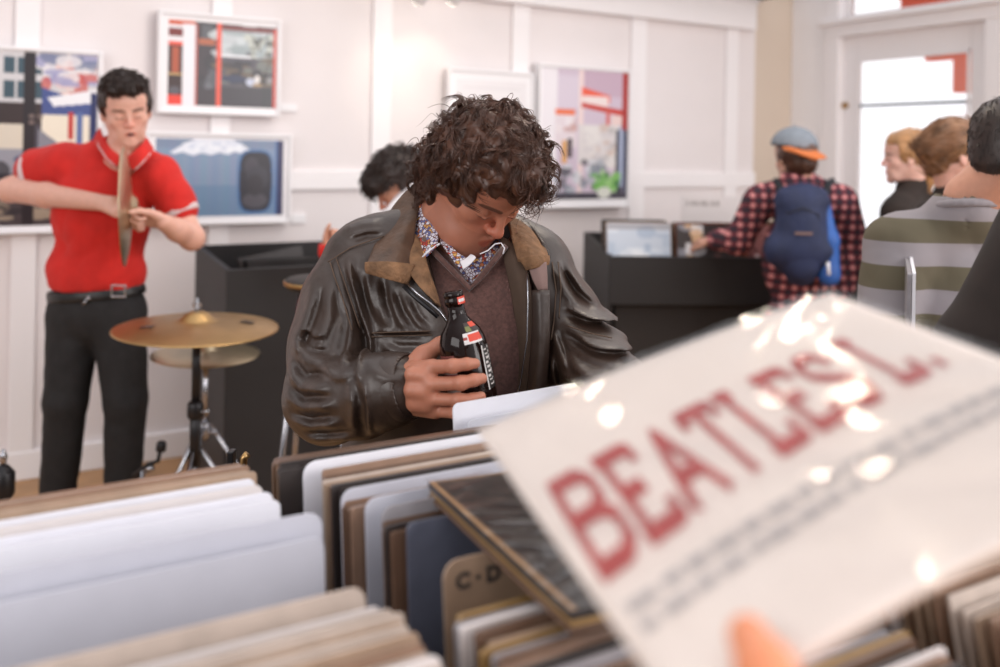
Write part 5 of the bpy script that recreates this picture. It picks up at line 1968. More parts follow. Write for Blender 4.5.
def wrap(name, a0, a1, h0, h1, rfun, painter, m='painted', n=40):
    d = ax_ / bl
    cam_dir = np.array([0, -1.0, 0]); v = cam_dir - (cam_dir @ d) * d; v /= np.linalg.norm(v)
    u = np.cross(v, d); u = -u if u[0] < 0 else u       # u: to the right of the frame
    uu_, vv_ = np.meshgrid(np.linspace(0, 1, n), np.linspace(0, 1, n), indexing='ij')
    A = np.radians(a0 + (a1 - a0) * uu_); hgt = h1 + (h0 - h1) * vv_
    R_ = rfun(hgt)
    V = (BB + d * (hgt * kk)[..., None] + R_[..., None] * (np.cos(A)[..., None] * v + np.sin(A)[..., None] * u)).reshape(-1, 3)
    ii = np.arange(n * n).reshape(n, n)
    Q = np.stack([ii[:-1, :-1], ii[:-1, 1:], ii[1:, 1:], ii[1:, :-1]], -1).reshape(-1, 4)
    me = npmesh(V, Q)
    setcol(me, painter(uu_, vv_).reshape(-1, 3))
    return link(name, me, bo, m)


rp = lambda h: np.interp(h, [p[1] for p in pf[1:]], [p[0] for p in pf[1:]]) + .0005


def lab_front(u, v):
    p = Paint(u, v, (26, 18, 16))
    p.rect(0, 0, .12, 1, (206, 200, 196))
    for i in range(9):
        p.rect(.2 + .05 * (i % 3), .08 + .1 * i, .5 + .12 * ((i * 7) % 3), .12 + .1 * i, (216, 210, 206))
        p.rect(.62, .05 + .1 * i, .8, .08 + .1 * i, (200, 194, 190))
    return p.c


wrap('label', 48, 84, .040, .105, rp, lab_front)
wrap('label', -80, -22, .045, .100, rp, lambda u, v: Paint(u, v, (186, 170, 164)).rect(0, 0, 1, .12, (110, 60, 56)).rect(0, .5, 1, .9, (126, 44, 46)).rect(0, .3, 1, .34, (120, 90, 84)).c)
wrap('neck_label', 8, 60, .112, .128, rp, lambda u, v: Paint(u, v, (214, 208, 206)).rect(.25, .15, 1, .8, (206, 62, 36)).rect(.0, .35, .2, .6, (150, 60, 50)).c)
wrap('neck_label', 20, 70, .128, .142, rp, lambda u, v: Paint(u, v, (40, 26, 20)).rect(.4, 0, 1, .5, (206, 66, 38)).rect(.0, .4, .35, .9, (110, 112, 60)).c)
wrap('lip_label', 20, 80, .170, .181, lambda h: .0168 + 0 * h, lambda u, v: Paint(u, v, (206, 62, 40)).rect(.1, .3, .8, .7, (214, 208, 206)).c)

# ------------------------------------------------------------------ the drummer in the red shirt
dr = tag(empty('person', P(100, 300, 3.2) * [1, 1, 0]), 'dark-haired person in a red polo shirt and black jeans holding a cymbal upright', 'person')
dc = P(126, 110, 3.16)
DR = rot(30, 18, 7)
f1 = Field()
DL = head(f1, dc, DR, .99, mouth=.016)
f1.chain([DL(0, -.035, -.045), P(125, 150, 3.20), P(118, 172, 3.22)], [.055, .056, .07], .03)
f1.cap(DL(0, .01, -.085), P(124, 160, 3.17), .034, .042, .03)
f2 = Field()
elL, wrL = P(10, 190, 3.22), P(104, 203, 3.02)
f2.chain([P(66, 172, 3.24), P(40, 178, 3.26), elL], [.058, .052, .043], .02)
f2.chain([elL, elL * .6 + wrL * .4, wrL], [.042, .042, .028], .02)
elR, wrR = P(192, 238, 3.16), P(163, 222, 3.02)
f2.chain([P(164, 178, 3.20), P(180, 214, 3.20), elR], [.054, .046, .042], .02)
f2.chain([elR, elR * .5 + wrR * .5, wrR], [.042, .038, .028], .02)
f3 = Field()
hand(f3, wrL, (1, -.12, -.05), (.1, .6, -.9), -1, (62, 75, 45), .95, (20, 20))
f3.chain([wrL - (wrL - elL) * .0, wrL + np.array([.03, -.01, 0])], [.027, .024], .01)
f3b = Field()
hand(f3b, wrR, (-.9, -.35, .25), (.25, -.7, -.7), 1, (68, 85, 55), .95, (30, 25))
f4 = Field()
f4.ell(P(100, 215, 3.22), (.155, .10, .20), None, .04).ell(P(97, 280, 3.22), (.14, .10, .12), None, .04).cap(P(72, 172, 3.23), P(160, 180, 3.21), .05, .05, .04)
hpL, hpR = P(75, 318, 3.22), P(118, 318, 3.22)
f4.ell(P(97, 305, 3.22), (.15, .10, .10), None, .03)
lgL = [hpL, P(66, 400, 3.18), P(56, 520, 3.24)]
lgR = [hpR, P(126, 400, 3.18), P(121, 520, 3.22)]
f4.chain(lgL, [.075, .055, .04], .03).chain(lgR, [.075, .055, .04], .03)
body('body', [(f1, .0042, None, 2), (f2, .006, None, 2), (f3, .0032, None, 1), (f3b, .0032, None, 1), (f4, .012, None, 1)], 'skin', dr, skin_col((214, 164, 146), [(dc, DR, .99)], .05, True))
fh = Field()
fh.ell(DL(0, -.020, .042), (.083, .100, .090), DR, .02)
fh.ell(DL(.01, .05, .095), (.050, .040, .024), DR, .03)
for q in (-1, 1):
    fh.ell(DL(q * .074, .000, .022), (.009, .018, .026), DR, .010)


def clear2(X, Y, Z, c_=dc, R_=DR, s=.99, hl=.080, tw=.50):
    q = [X - c_[0], Y - c_[1], Z - c_[2]]
    l = [(R_[0, i] * q[0] + R_[1, i] * q[1] + R_[2, i] * q[2]) / s for i in range(3)]
    a = l[2] - (hl - .25 * np.maximum(np.abs(l[0]) - .03, 0))
    return np.minimum(np.maximum(a, .045 - l[1] - .0 * np.abs(l[0]) - np.where(l[2] < .02, .03, 0)), np.maximum(l[2] + .035, -.045 - l[1]))


fh.fn(clear2, k=.006)
fh.disp(folds(41, .010, 60, 6))
hair(fh, .0055, 'hair_black', dr, 700, .026, .0022, .004, .4, lambda p, n: (p - DL(.03, -.06, .05)) + np.array([.02, -.02, .05]) + np.random.default_rng(2).normal(0, .03, p.shape), lambda V, N: ((V - dc) @ DR)[:, 2] > .07, 6, .45, 0, seg=8)
# polo shirt
sf = Field()
sf.ell(P(102, 215, 3.22), (.165, .115, .20), None, .04).ell(P(97, 272, 3.22), (.166, .116, .13), None, .04).cap(P(72, 172, 3.23), P(160, 180, 3.21), .058, .058, .05)
sf.cap(P(112, 149, 3.23), P(76, 162, 3.24), .045, .05, .04).cap(P(130, 155, 3.22), P(158, 170, 3.22), .040, .048, .04)
sf.chain([P(64, 166, 3.24), P(38, 170, 3.26)], [.078, .070], .03)
sf.chain([P(160, 178, 3.21), P(178, 208, 3.20)], [.068, .062], .03)
sf.fn(lambda X, Y, Z: -(Z - P(97, 287, 3.22)[2]) * -1 + 0 * X + 0 * Y, k=.004)
sf.ops[-1] = ('f', lambda X, Y, Z: (Z - P(97, 287, 3.22)[2]) + 0 * X + 0 * Y, None, None, .006, True)
sf.cap(P(124, 110, 3.20), P(122, 152, 3.17), .055, .060, .01, True)
sf.fn(poly_prism([(116, 150), (124, 186), (136, 150)], 3.1, 2.9, 3.2), k=.006)
sf.disp(folds(51, .013, 18, 6, (1.4, .5, .35)))
solid('polo_shirt', sf, .0062, 'red_shirt', dr)
for nm, a_, b_, r_ in (('sleeve_band', P(37, 172, 3.26), P(31, 173, 3.262), .0775), ('sleeve_band', P(178, 209, 3.20), P(181, 215, 3.198), .069)):
    g = Field(); g.cap(a_, b_, r_, r_ * .985, .003); d_ = (b_ - a_); g.cap(a_ + d_ * 1.6, b_ + d_ * 4, r_ * .9, r_ * .9, .003, True).cap(a_ - d_ * 6, a_ - d_ * 1.0, r_ * 1.02, r_ * 1.02, .003, True)
    V_, Q_ = g.mesh(.005)
    dn = d_ / np.linalg.norm(d_)
    MB().tube([a_ + d_ * t for t in (.3, .6, 1.0, 1.2)], [r_, r_ * 1.01, r_, r_ * .94], 28).build(nm, 'band_grey', dr, smooth=True)
patch('collar', [[P(100, 128, 3.235), P(97, 133, 3.23), P(94, 139, 3.22)], [P(103, 136, 3.185), P(101, 142, 3.165), P(98, 149, 3.15)], [P(110, 147, 3.145), P(110, 153, 3.115), P(106, 161, 3.10)], [P(119, 156, 3.12), P(119, 163, 3.095), P(116, 168, 3.085)]], 'red_shirt', dr, .006, 5)
patch('collar', [[P(146, 137, 3.20), P(149, 142, 3.20), P(153, 148, 3.21)], [P(142, 144, 3.15), P(146, 150, 3.14), P(151, 155, 3.15)], [P(134, 152, 3.125), P(139, 160, 3.10), P(144, 163, 3.11)], [P(127, 158, 3.115), P(131, 168, 3.09), P(135, 171, 3.09)]], 'red_shirt', dr, .006, 5)
MB().tube([P(96, 137, 3.215), P(99, 147, 3.142), P(107, 159, 3.092), P(116, 167, 3.078)], .0022, 6).build('collar_trim', 'band_grey', dr, smooth=True)
MB().tube([P(151, 147, 3.20), P(150, 154, 3.142), P(143, 162, 3.102), P(135, 170, 3.082)], .0022, 6).build('collar_trim', 'band_grey', dr, smooth=True)
patch('placket', [[P(119, 170, 3.095), P(123, 172, 3.088), P(127, 173, 3.09)], [P(118, 184, 3.10), P(122, 185, 3.092), P(126, 186, 3.095)], [P(117, 200, 3.105), P(121, 201, 3.098), P(125, 202, 3.10)]], 'red_shirt', dr, .005, 4)
for px, py in ((121, 177), (120, 190)):
    MB().lathe([(.001, 0), (.006, .001), (.006, .003), (.001, .004)], P(px, py, 3.098 if py < 180 else 3.10), (0, -1, 0), 14).build('button', 'frame_white', dr, smooth=True)
# black jeans with belt
jf = Field()
jf.ell(P(97, 308, 3.22), (.168, .114, .14), None, .03)
jf.chain(lgL, [.094, .070, .056], .02).chain(lgR, [.094, .070, .056], .02)
jf.ops.append(('f', lambda X, Y, Z: -(Z - P(97, 286, 3.22)[2]) + 0 * X + 0 * Y, None, None, .004, True))
jf.disp(folds(61, .005, 26, 6, (1, .6, 1.4)))
solid('jeans', jf, .007, 'jeans_black', dr)
bz = P(97, 292, 3.22)
bt_ = Field()
bt_.ell(bz - EZ * .01, (.172, .120, .14), None, .01)
bt_.ops.append(('f', lambda X, Y, Z: .018 - np.abs(Z - bz[2] - .10 * (X - bz[0])) + 0 * Y, None, None, .003, True))
bt_.ell(bz, (.155, .107, .20), None, .004, True)
solid('belt', bt_, .005, 'belt', dr)
k_ = P(119, 291, 3.095)
MB().box((k_[0] - .026, k_[1] - .006, k_[2] - .022), (k_[0] + .026, k_[1], k_[2] - .016)).box((k_[0] - .026, k_[1] - .006, k_[2] + .016), (k_[0] + .026, k_[1], k_[2] + .022)).box((k_[0] - .026, k_[1] - .006, k_[2] - .016), (k_[0] - .020, k_[1], k_[2] + .016)).box((k_[0] + .020, k_[1] - .006, k_[2] - .016), (k_[0] + .026, k_[1], k_[2] + .016)).build('belt_buckle', 'chrome', dr, bevel=.0015)
MB().tube([P(88, 298, 3.10), P(85, 302, 3.095), P(83, 305, 3.095)], .004, 8).lathe([(.001, 0), (.007, .002), (.007, .006), (.001, .008)], P(89, 298, 3.10), (0, -1, 0), 12).build('key_clip', 'chrome', dr, smooth=True)
shoes(dr, [((lgL[2][0], lgL[2][1], 0), (-.25, -.97, 0)), ((lgR[2][0], lgR[2][1], 0), (.3, -.95, 0))])
# the cymbal he holds, edge on to the camera
cc = P(130, 206, 3.00)
cy = cymbal(cc, .200, (.95, .30, .03), 'cymbal', 'tarnished cymbal held edge-on in front of the red shirt', 'brass_pale')


# ------------------------------------------------------------------ people seen from behind
def figure(root, sh_l, sh_r, neck, hipc, D, headc, Rh, s, skin, hs=.0045, w=.15, arms=(), stub=0, lean=None, hands=()):
    f = Field(); L_ = head(f, headc, Rh, s)
    f.chain([L_(0, -.03, -.045), neck], [.052 * s, .060 * s], .03)
    g = Field()
    ch = (np.array(sh_l) + np.array(sh_r)) / 2 * .55 + np.array(hipc) * .45
    g.ell(ch, (w * .92, .10, .22), None, .04).cap(sh_l, sh_r, .045, .045, .04).ell(hipc, (w * .9, .10, .14), None, .03).cap(neck, (np.array(sh_l) + np.array(sh_r)) / 2, .055, .06, .03)
    for a in arms:
        g.chain(a, [.043, .037, .026][:len(a)], .02)
    lg = [np.array(hipc) + [-.075, 0, -.06], np.array(hipc) + [.075, 0, -.06]]
    lf = Field()
    legs(lf, lg[0], lg[1], 0, (.085, .06, .045), .01)
    g.ops += lf.ops
    parts = [(f, hs, None, 2), (g, .010, None, 2)]
    for h_ in hands:
        q = Field(); hand(q, *h_); parts.append((q, .0035, None, 1))
    body('body', parts, 'skin', root, skin_col(skin, [(headc, Rh, s)], stub))
    tf_ = Field(); tf_.ell(hipc, (w * .98, .115, .13), None, .03)
    legs(tf_, lg[0], lg[1], 0, (.10, .075, .06), .01)
    tf_.ops.append(('f', lambda X, Y, Z: -(Z - hipc[2] - .08) + 0 * X + 0 * Y, None, None, .004, True))
    solid('trousers', tf_, .012, 'jeans_black', root)
    shoes(root, [((lg[0][0] - .01, lg[0][1] + .02, 0), (0, -1, 0)), ((lg[1][0] + .01, lg[1][1] + .02, 0), (0, -1, 0))])
    return L_, g


def top(root, name, sh_l, sh_r, neck, hem, D, w, arms, m, cutr, h=.007, seed=1, chest=.125, ar=(.07, .06, .045), fold_amp=.006, necksub=True):
    f = Field()
    sh_l, sh_r, hem, neck = map(np.array, (sh_l, sh_r, hem, neck))
    mid = (sh_l + sh_r) / 2
    f.ell(mid * .55 + hem * .45, (w, chest, .24), None, .05).ell(hem + [0, 0, .05], (w * .98, chest, .14), None, .04)
    f.cap(sh_l, sh_r, .062, .062, .05).cap(neck, sh_l, .050, .058, .05).cap(neck, sh_r, .050, .058, .05)
    for a in arms:
        f.chain(a, list(ar)[:len(a)], .03)
    f.ops.append(('f', lambda X, Y, Z: -(Z - hem[2] + .06) * -1 * -1 + 0 * X + 0 * Y, None, None, .004, True))
    f.ops[-1] = ('f', lambda X, Y, Z: (Z - (hem[2] - .06)) + 0 * X + 0 * Y, None, None, .004, True)
    if necksub:
        f.cap(neck + [0, 0, -.005], neck + [0, 0, .2], cutr, cutr, .006, True)
    f.disp(folds(seed, fold_amp, 18, 6, (1, .6, .8)))
    return solid(name, f, h, m, root)


BACK = 180  # facing away from the camera
# the man in the grey cap with a blue backpack
pc = tag(empty('person', P(800, 250, 4.3) * [1, 1, 0]), 'person in a plaid shirt and grey cap, seen from behind at the far bin', 'person')
Dc = 4.08
hcc = P(794, 158, Dc)
Rc = rot(200, 14, 0)
shl, shr, nk_, hpc = P(762, 200, Dc), P(838, 200, Dc), P(800, 182, Dc), P(805, 330, Dc)
aL = [P(758, 204, Dc), P(738, 240, Dc + .05), P(716, 240, Dc + .22)]
aR = [P(842, 204, Dc), P(857, 250, Dc + .02), P(842, 290, Dc - .05)]
figure(pc, shl, shr, nk_, hpc, Dc, hcc, Rc, .95, (206, 160, 140), arms=(aL, aR), hands=((aL[2], (-.6, .8, -.1), (0, .3, -1), 1, (25, 30, 20)), (aR[2], (-.4, .3, -1), (-1, 0, 0), 1, (30, 40, 25))))
top(pc, 'plaid_shirt', shl, shr, nk_, hpc, Dc, .178, (aL, aR), 'plaid', .055, seed=71)
patch('shirt_collar', [[P(782, 172, Dc - .02), P(781, 178, Dc - .04), P(778, 186, Dc - .05)], [P(797, 173, Dc - .065), P(797, 180, Dc - .085), P(797, 188, Dc - .10)], [P(813, 172, Dc - .02), P(815, 178, Dc - .04), P(818, 186, Dc - .05)]], 'plaid', pc, .008, 5)
hx = Field(); HLc = lambda x, y, z: hcc + Rc @ (np.array([x, y, z]) * .95)
hx.ell(HLc(0, -.03, .02), (.084, .092, .085), Rc, .02).ell(HLc(0, -.05, -.05), (.06, .05, .04), Rc, .03)
hx.disp(folds(72, .006, 60, 5))
hair(hx, .006, 'hair_dark', pc, 250, .03, .002, .004, .4, lambda p, n: np.tile([0, 0, -1.], (len(p), 1)), lambda V, N: ((V - hcc) @ Rc)[:, 2] < .02, 7, .2, 0, seg=7)
# cap worn backwards: crown with seams, bill towards the camera
cpf = Field()
Cc = hcc + EZ * .055
cpf.ell(Cc, (.104, .112, .088), None, .01)
cpf.ops.append(('f', lambda X, Y, Z: (Z - Cc[2] + .012 + .15 * (X - Cc[0])) + 0 * Y, None, None, .004, True))
cpf.ell(Cc - EZ * .02, (.096, .104, .080), None, .004, True)
solid('cap', cpf, .0055, 'cap_grey', pc)
patch('cap_bill', [
    [P(782, 147, Dc - .06), P(784, 150, Dc - .10), P(795, 153, Dc - .14), P(808, 158, Dc - .15)],
    [P(790, 147, Dc - .10), P(794, 150, Dc - .14), P(803, 155, Dc - .17), P(815, 160, Dc - .17)],
    [P(800, 150, Dc - .11), P(806, 153, Dc - .14), P(814, 156, Dc - .17), P(822, 159, Dc - .17)],
    [P(813, 149, Dc - .08), P(818, 152, Dc - .11), P(823, 155, Dc - .14), P(827, 158, Dc - .15)]], 'cap_orange', pc, .006, 5)
MB().lathe([(.001, 0), (.008, .001), (.008, .006), (.001, .008)], Cc + EZ * .085, (0, 0, 1), 12).build('cap_button', 'cap_grey', pc, smooth=True)
# backpack
bpk = tag(empty('backpack', P(805, 280, Dc - .15)), 'navy backpack with bright blue side pocket on the back of the plaid shirt', 'backpack')
bf = Field()
bf.ell(P(802, 235, Dc - .17), (.115, .085, .22), None, .03).cap(P(782, 250, Dc - .17), P(820, 250, Dc - .17), .075, .075, .04).cap(P(788, 200, Dc - .155), P(816, 200, Dc - .155), .055, .055, .04)
bf.disp(folds(73, .006, 22, 5, (1, .5, .6)))
solid('pack_body', bf, .007, 'navy', bpk)
bf = Field(); bf.ell(P(803, 258, Dc - .215), (.080, .04, .10), None, .03).disp(folds(74, .005, 24, 5))
solid('front_pocket', bf, .007, 'navy', bpk)
bf = Field(); bf.chain([P(823, 205, Dc - .17), P(829, 240, Dc - .20), P(829, 275, Dc - .20)], [.028, .036, .046], .03).disp(folds(75, .004, 30, 5))
solid('side_pocket', bf, .007, 'blue_nylon', bpk)
for x0, x1 in ((783, 776), (822, 832)):
    MB().tube([P(x0, 215, Dc - .15), P((x0 + x1) / 2, 186, Dc - .10), P(x1, 181, Dc - .01), P(x1, 186, Dc + .06)], [.016, .017, .016, .014], 8).build('shoulder_strap', 'strap', bpk, smooth=True)
MB().tube([P(786, 192, Dc - .17), P(802, 185, Dc - .15), P(818, 192, Dc - .17)], .009, 8).build('grab_handle', 'strap', bpk, smooth=True)
a_ = P(795, 232, Dc - .262)
MB().box((a_[0], a_[1], a_[2] - .012), (a_[0] + .075, a_[1] + .004, a_[2])).build('name_tape', 'mauve_patch', bpk, bevel=.001)
MB().tube([P(828, 262, Dc - .255), P(829, 275, Dc - .26)], .007, 8).build('buckle', 'frame_white', bpk, smooth=True)
MB().tube([P(786, 214, Dc - .245), P(802, 208, Dc - .25), P(818, 214, Dc - .245), P(822, 240, Dc - .235)], .003, 6).build('zip', 'black_metal', bpk, smooth=True)

# bending person with dark curls behind the jacketed man
pb = tag(empty('person', P(430, 230, 3.3) * [1, 1, 0]), 'dark-haired person in a white shirt bending forward behind the leather jacket', 'person')
Db = 3.2
hb_ = P(401, 184, Db)
Rb = rot(285, 38, 0)
nb = P(424, 186, Db + .02)
shb1, shb2 = P(408, 222, Db - .12), P(436, 200, Db + .20)
hpb = P(500, 290, Db + .05)
ab = [P(404, 226, Db - .13), P(385, 262, Db - .18), P(330, 258, Db - .10)]
figure(pb, shb1, shb2, nb, hpb, Db, hb_, Rb, .98, (196, 142, 118), arms=(ab,), w=.13, hands=((P(328, 250, Db - .10), (.2, .3, .9), (.5, -.3, .3), -1, (75, 80, 45), .7),))
f = Field()
f.chain([P(418, 190, Db + .03), P(440, 215, Db + .05), P(480, 270, Db + .05)], [.060, .115, .13], .05).cap(shb1, shb2, .075, .075, .05).chain(ab[:2] + [P(352, 256, Db - .12)], [.065, .052, .042], .02)
f.cap(P(420, 192, Db + .02), shb1, .055, .075, .04)
f.cap(P(404, 178, Db), P(420, 188, Db + .02), .052, .046, .005, True)
f.disp(folds(81, .006, 18, 5))
solid('white_shirt', f, .007, 'white_cloth', pb)
MB().tube([P(352, 276, Db - .12), P(336, 266, Db - .105), P(327, 250, Db - .10), P(327, 244, Db - .10)], [.036, .036, .034, .028], 20).build('red_cuff', 'red_shirt', pb, smooth=True)
patch('shirt_collar', [[P(404, 190, Db - .07), P(399, 197, Db - .08), P(398, 204, Db - .09)], [P(413, 183, Db - .07), P(411, 188, Db - .09), P(410, 196, Db - .10)], [P(421, 176, Db - .04), P(421, 181, Db - .06), P(423, 188, Db - .07)]], 'white_cloth', pb, .006, 5)
fb = Field(); LB = lambda x, y, z: hb_ + Rb @ (np.array([x, y, z]) * .98)
fb.ell(LB(0, -.012, .035), (.086, .104, .090), Rb, .02).ell(LB(0, .07, .06), (.055, .035, .035), Rb, .03).ell(LB(0, -.08, .0), (.055, .03, .045), Rb, .03)


def clear3(X, Y, Z):
    q = [X - hb_[0], Y - hb_[1], Z - hb_[2]]
    l = [Rb[0, i] * q[0] + Rb[1, i] * q[1] + Rb[2, i] * q[2] for i in range(3)]
    return np.maximum(l[2] - (.030 + .0 * l[0]), .012 - l[1])


fb.fn(clear3, k=.006).disp(folds(82, .014, 60, 6))
hair(fb, .0055, 'hair_black', pb, 900, .035, .0024, .008, .9, lambda p, n: (p - LB(0, -.06, .08)), lambda V, N: ((V - hb_) @ Rb)[:, 2] > .03, 8, .15, .1, seg=10)

# two women by the door
pw = tag(empty('person', P(912, 250, 3.9) * [1, 1, 0]), 'blonde person with a ponytail in profile, in front of the bright door', 'person')
Dw = 3.95
hw = P(906, 158, Dw)
Rw = rot(-104, 4, 0)
shw1, shw2, nw, hpw = P(900, 212, Dw - .1), P(924, 206, Dw + .14), P(912, 186, Dw + .02), P(915, 330, Dw)
aw_ = [P(898, 216, Dw - .12), P(892, 262, Dw - .10), P(880, 300, Dw - .25)]
figure(pw, shw1, shw2, nw, hpw, Dw, hw, Rw, .92, (222, 178, 164), arms=(aw_,), w=.13, hands=((aw_[2], (-.3, -.5, -.8), (0, .5, -.5), 1),))
top(pw, 'dark_jacket', shw1, shw2, nw, hpw, Dw, .120, (aw_,), 'coat_dark', .050, seed=91)
LW = lambda x, y, z: hw + Rw @ (np.array([x, y, z]) * .92)
fw_ = Field()
fw_.ell(LW(0, -.020, .042), (.084, .100, .090), Rw, .02).ell(LW(0, .035, .085), (.058, .04, .03), Rw, .02)
fw_.chain([LW(0, -.085, .06), LW(.02, -.110, .01), LW(.03, -.105, -.08), LW(.03, -.09, -.16)], [.034, .042, .038, .016], .02)


def clear4(X, Y, Z, c_=hw, R_=Rw, s=.92):
    q = [X - c_[0], Y - c_[1], Z - c_[2]]
    l = [(R_[0, i] * q[0] + R_[1, i] * q[1] + R_[2, i] * q[2]) / s for i in range(3)]
    return np.minimum(np.maximum(l[2] - .070, .040 - l[1]), np.maximum(l[2] + .030, -.03 - l[1]))


fw_.fn(clear4, k=.006).disp(folds(92, .004, 70, 5, (1, 1, .2)))
hair(fw_, .0052, 'hair_blond', pw, 500, .06, .0018, .004, .5, lambda p, n: (LW(0, -.13, -.02) - p), lambda V, N: N[:, 2] < 2, 9, .06, .1, seg=9)

pv = tag(empty('person', P(960, 250, 3.1) * [1, 1, 0]), 'person with brown hair tied back, between the blonde one and the striped sweater', 'person')
Dv = 3.15
hv = P(956, 156, Dv)
Rv = rot(88, 10, 0)
shv1, shv2, nv, hpv = P(932, 222, Dv + .12), P(985, 222, Dv - .12), P(955, 192, Dv), P(955, 370, Dv)
av = [P(928, 225, Dv + .1), P(925, 290, Dv + .05), P(935, 340, Dv - .15)]
figure(pv, shv1, shv2, nv, hpv, Dv, hv, Rv, .95, (216, 166, 150), arms=(av,), w=.14, hands=((av[2], (.3, -.5, -.6), (0, .5, -.5), 1),))
top(pv, 'dark_coat', shv1, shv2, nv, hpv, Dv, .165, (av,), 'coat_dark', .052, seed=93)
LV = lambda x, y, z: hv + Rv @ (np.array([x, y, z]) * .95)
fv = Field()
fv.ell(LV(0, -.018, .042), (.086, .103, .092), Rv, .02).ell(LV(0, .035, .088), (.058, .04, .03), Rv, .02).ell(LV(0, -.085, .015), (.062, .055, .062), Rv, .02).ell(LV(0, -.05, -.045), (.05, .045, .04), Rv, .02)
fv.fn(lambda X, Y, Z: clear4(X, Y, Z, hv, Rv, .95), k=.006).disp(folds(94, .004, 70, 5, (1, 1, .3)))
hair(fv, .0055, 'hair_mid', pv, 700, .07, .0022, .004, .4, lambda p, n: (LV(0, -.10, .02) - p), lambda V, N: N[:, 2] < 2, 10, .05, .05, seg=9)
strands('blond_streaks', *(lambda r: (r, np.tile([0.0, -.85, .5], (len(r), 1)), tangent(np.tile([0.0, -.85, .5], (len(r), 1)), np.tile([-1., 0, -.25], (len(r), 1)) + rng.normal(0, .12, (len(r), 3)))))(
    np.array([LV(.0, .05, .10) + np.array([rng.uniform(-.03, .05), -.086 + rng.uniform(-.004, .0), rng.uniform(-.04, .02)]) for _ in range(90)])), 'hair_blond', pv, .085, .0018, .004, .4, .05, .2, seg=9, seed=12)

# the man in the striped sweater, nearest on the right
pm = tag(empty('person', P(965, 300, 2.05) * [1, 1, 0]), 'person in a grey and olive striped sweater seen from behind at the right edge', 'person')
Dm = 2.05
hm = P(1012, 158, Dm - .03)
Rm_ = rot(128, 22, 0)
shm1, shm2, nm_, hpm = P(908, 250, Dm + .05), P(1062, 268, Dm + .06), P(972, 198, Dm), P(985, 470, Dm)
am = [P(898, 246, Dm + .05), P(885, 330, Dm), P(905, 400, Dm - .25)]
am2 = [P(1068, 272, Dm + .04), P(1085, 370, Dm), P(1050, 420, Dm - .25)]
figure(pm, shm1, shm2, nm_, hpm, Dm, hm, Rm_, 1.0, (200, 146, 122), hs=.004, arms=(am, am2), w=.17, hands=((am[2], (.5, -.6, -.4), (.6, 0, -.6), 1, (40, 50, 30)), (am2[2], (-.5, -.6, -.4), (-.6, 0, -.6), -1)))
top(pm, 'striped_sweater', shm1, shm2, P(965, 208, Dm), hpm, Dm, .205, (am, am2), 'striped_knit', .062, .0055, seed=95, chest=.13, ar=(.074, .062, .05))
ring = [P(965, 208, Dm) + np.array([.066 * math.cos(t), .066 * math.sin(t), .004 - .012 * math.sin(t) + .022 * math.cos(t) * .0]) for t in np.linspace(0, 2 * math.pi, 25)]
f = Field(); f.chain(ring, .0095, .004)
solid('neckband', f, .004, 'striped_knit', pm)
LM = lambda x, y, z: hm + Rm_ @ np.array([x, y, z])
fm = Field(); fm.ell(LM(0, -.020, .044), (.084, .101, .089), Rm_, .02).ell(LM(0, -.075, -.02), (.058, .03, .05), Rm_, .03).ell(LM(0, .04, .09), (.055, .035, .025), Rm_, .02)
fm.fn(lambda X, Y, Z: clear4(X, Y, Z, hm, Rm_, 1.0), k=.006).disp(folds(96, .001, 60, 5))
hair(fm, .005, 'hair_black', pm, 1500, .012, .0009, .002, .3, lambda p, n: np.tile([0, 0, -1.], (len(p), 1)), None, 11, .5, 0, seg=6)
# white-edged sleeves he carries under his arm
for k, (px, c_, lab) in enumerate(((907, 'white', 'white record sleeve seen edge-on beside the striped sweater'), (903, 'grey', 'grey record sleeve behind the white one beside the striped sweater'))):
    o = bpy.data.objects.new('record_sleeve', lp_mesh(c_, .006 if k == 0 else .008, .315, .312, .004)); C.objects.link(o)
    o.rotation_euler = (math.radians(0), math.radians(0), math.radians(66.5))
    o.location = P(px + 6, 434, 1.74 + .01 * k)
    tag(o, lab, 'record')

# person in a dark coat, very close on the right
pn = tag(empty('person', P(1090, 400, 1.25) * [1, 1, 0]), 'person in a dark coat cut off by the right edge of the frame', 'person')
Dn = 1.22
hn = P(1125, 95, Dn)
Rn = rot(200, 15, 0)
shn1, shn2, nn2, hpn = P(1082, 240, Dn), P(1260, 262, Dn + .12), P(1140, 190, Dn), P(1150, 620, Dn + .05)
an = [P(1075, 225, Dn), P(992, 365, Dn + .02), P(1060, 480, Dn - .08)]
figure(pn, shn1, shn2, nn2, hpn, Dn, hn, Rn, 1.0, (196, 146, 122), hs=.006, arms=(an,), w=.16, hands=((an[2], (.1, -.4, -.9), (.6, 0, -.3), 1),))
top(pn, 'dark_coat', shn1, shn2, nn2, hpn, Dn, .20, (an,), 'coat_dark', .060, .007, seed=97, chest=.14, ar=(.085, .075, .06))
LN = lambda x, y, z: hn + Rn @ np.array([x, y, z])
fn_ = Field(); fn_.ell(LN(0, -.02, .045), (.092, .108, .095), Rn, .02).chain([LN(.03, -.08, .0), P(1100, 240, Dn - .12)], [.06, .06], .03)
fn_.disp(folds(98, .01, 30, 6, (1, 1, .3)))
hair(fn_, .007, 'hair_dark', pn, 900, .08, .002, .006, .8, lambda p, n: np.tile([0, 0, -1.], (len(p), 1)), None, 13, .1, .1, seg=10)

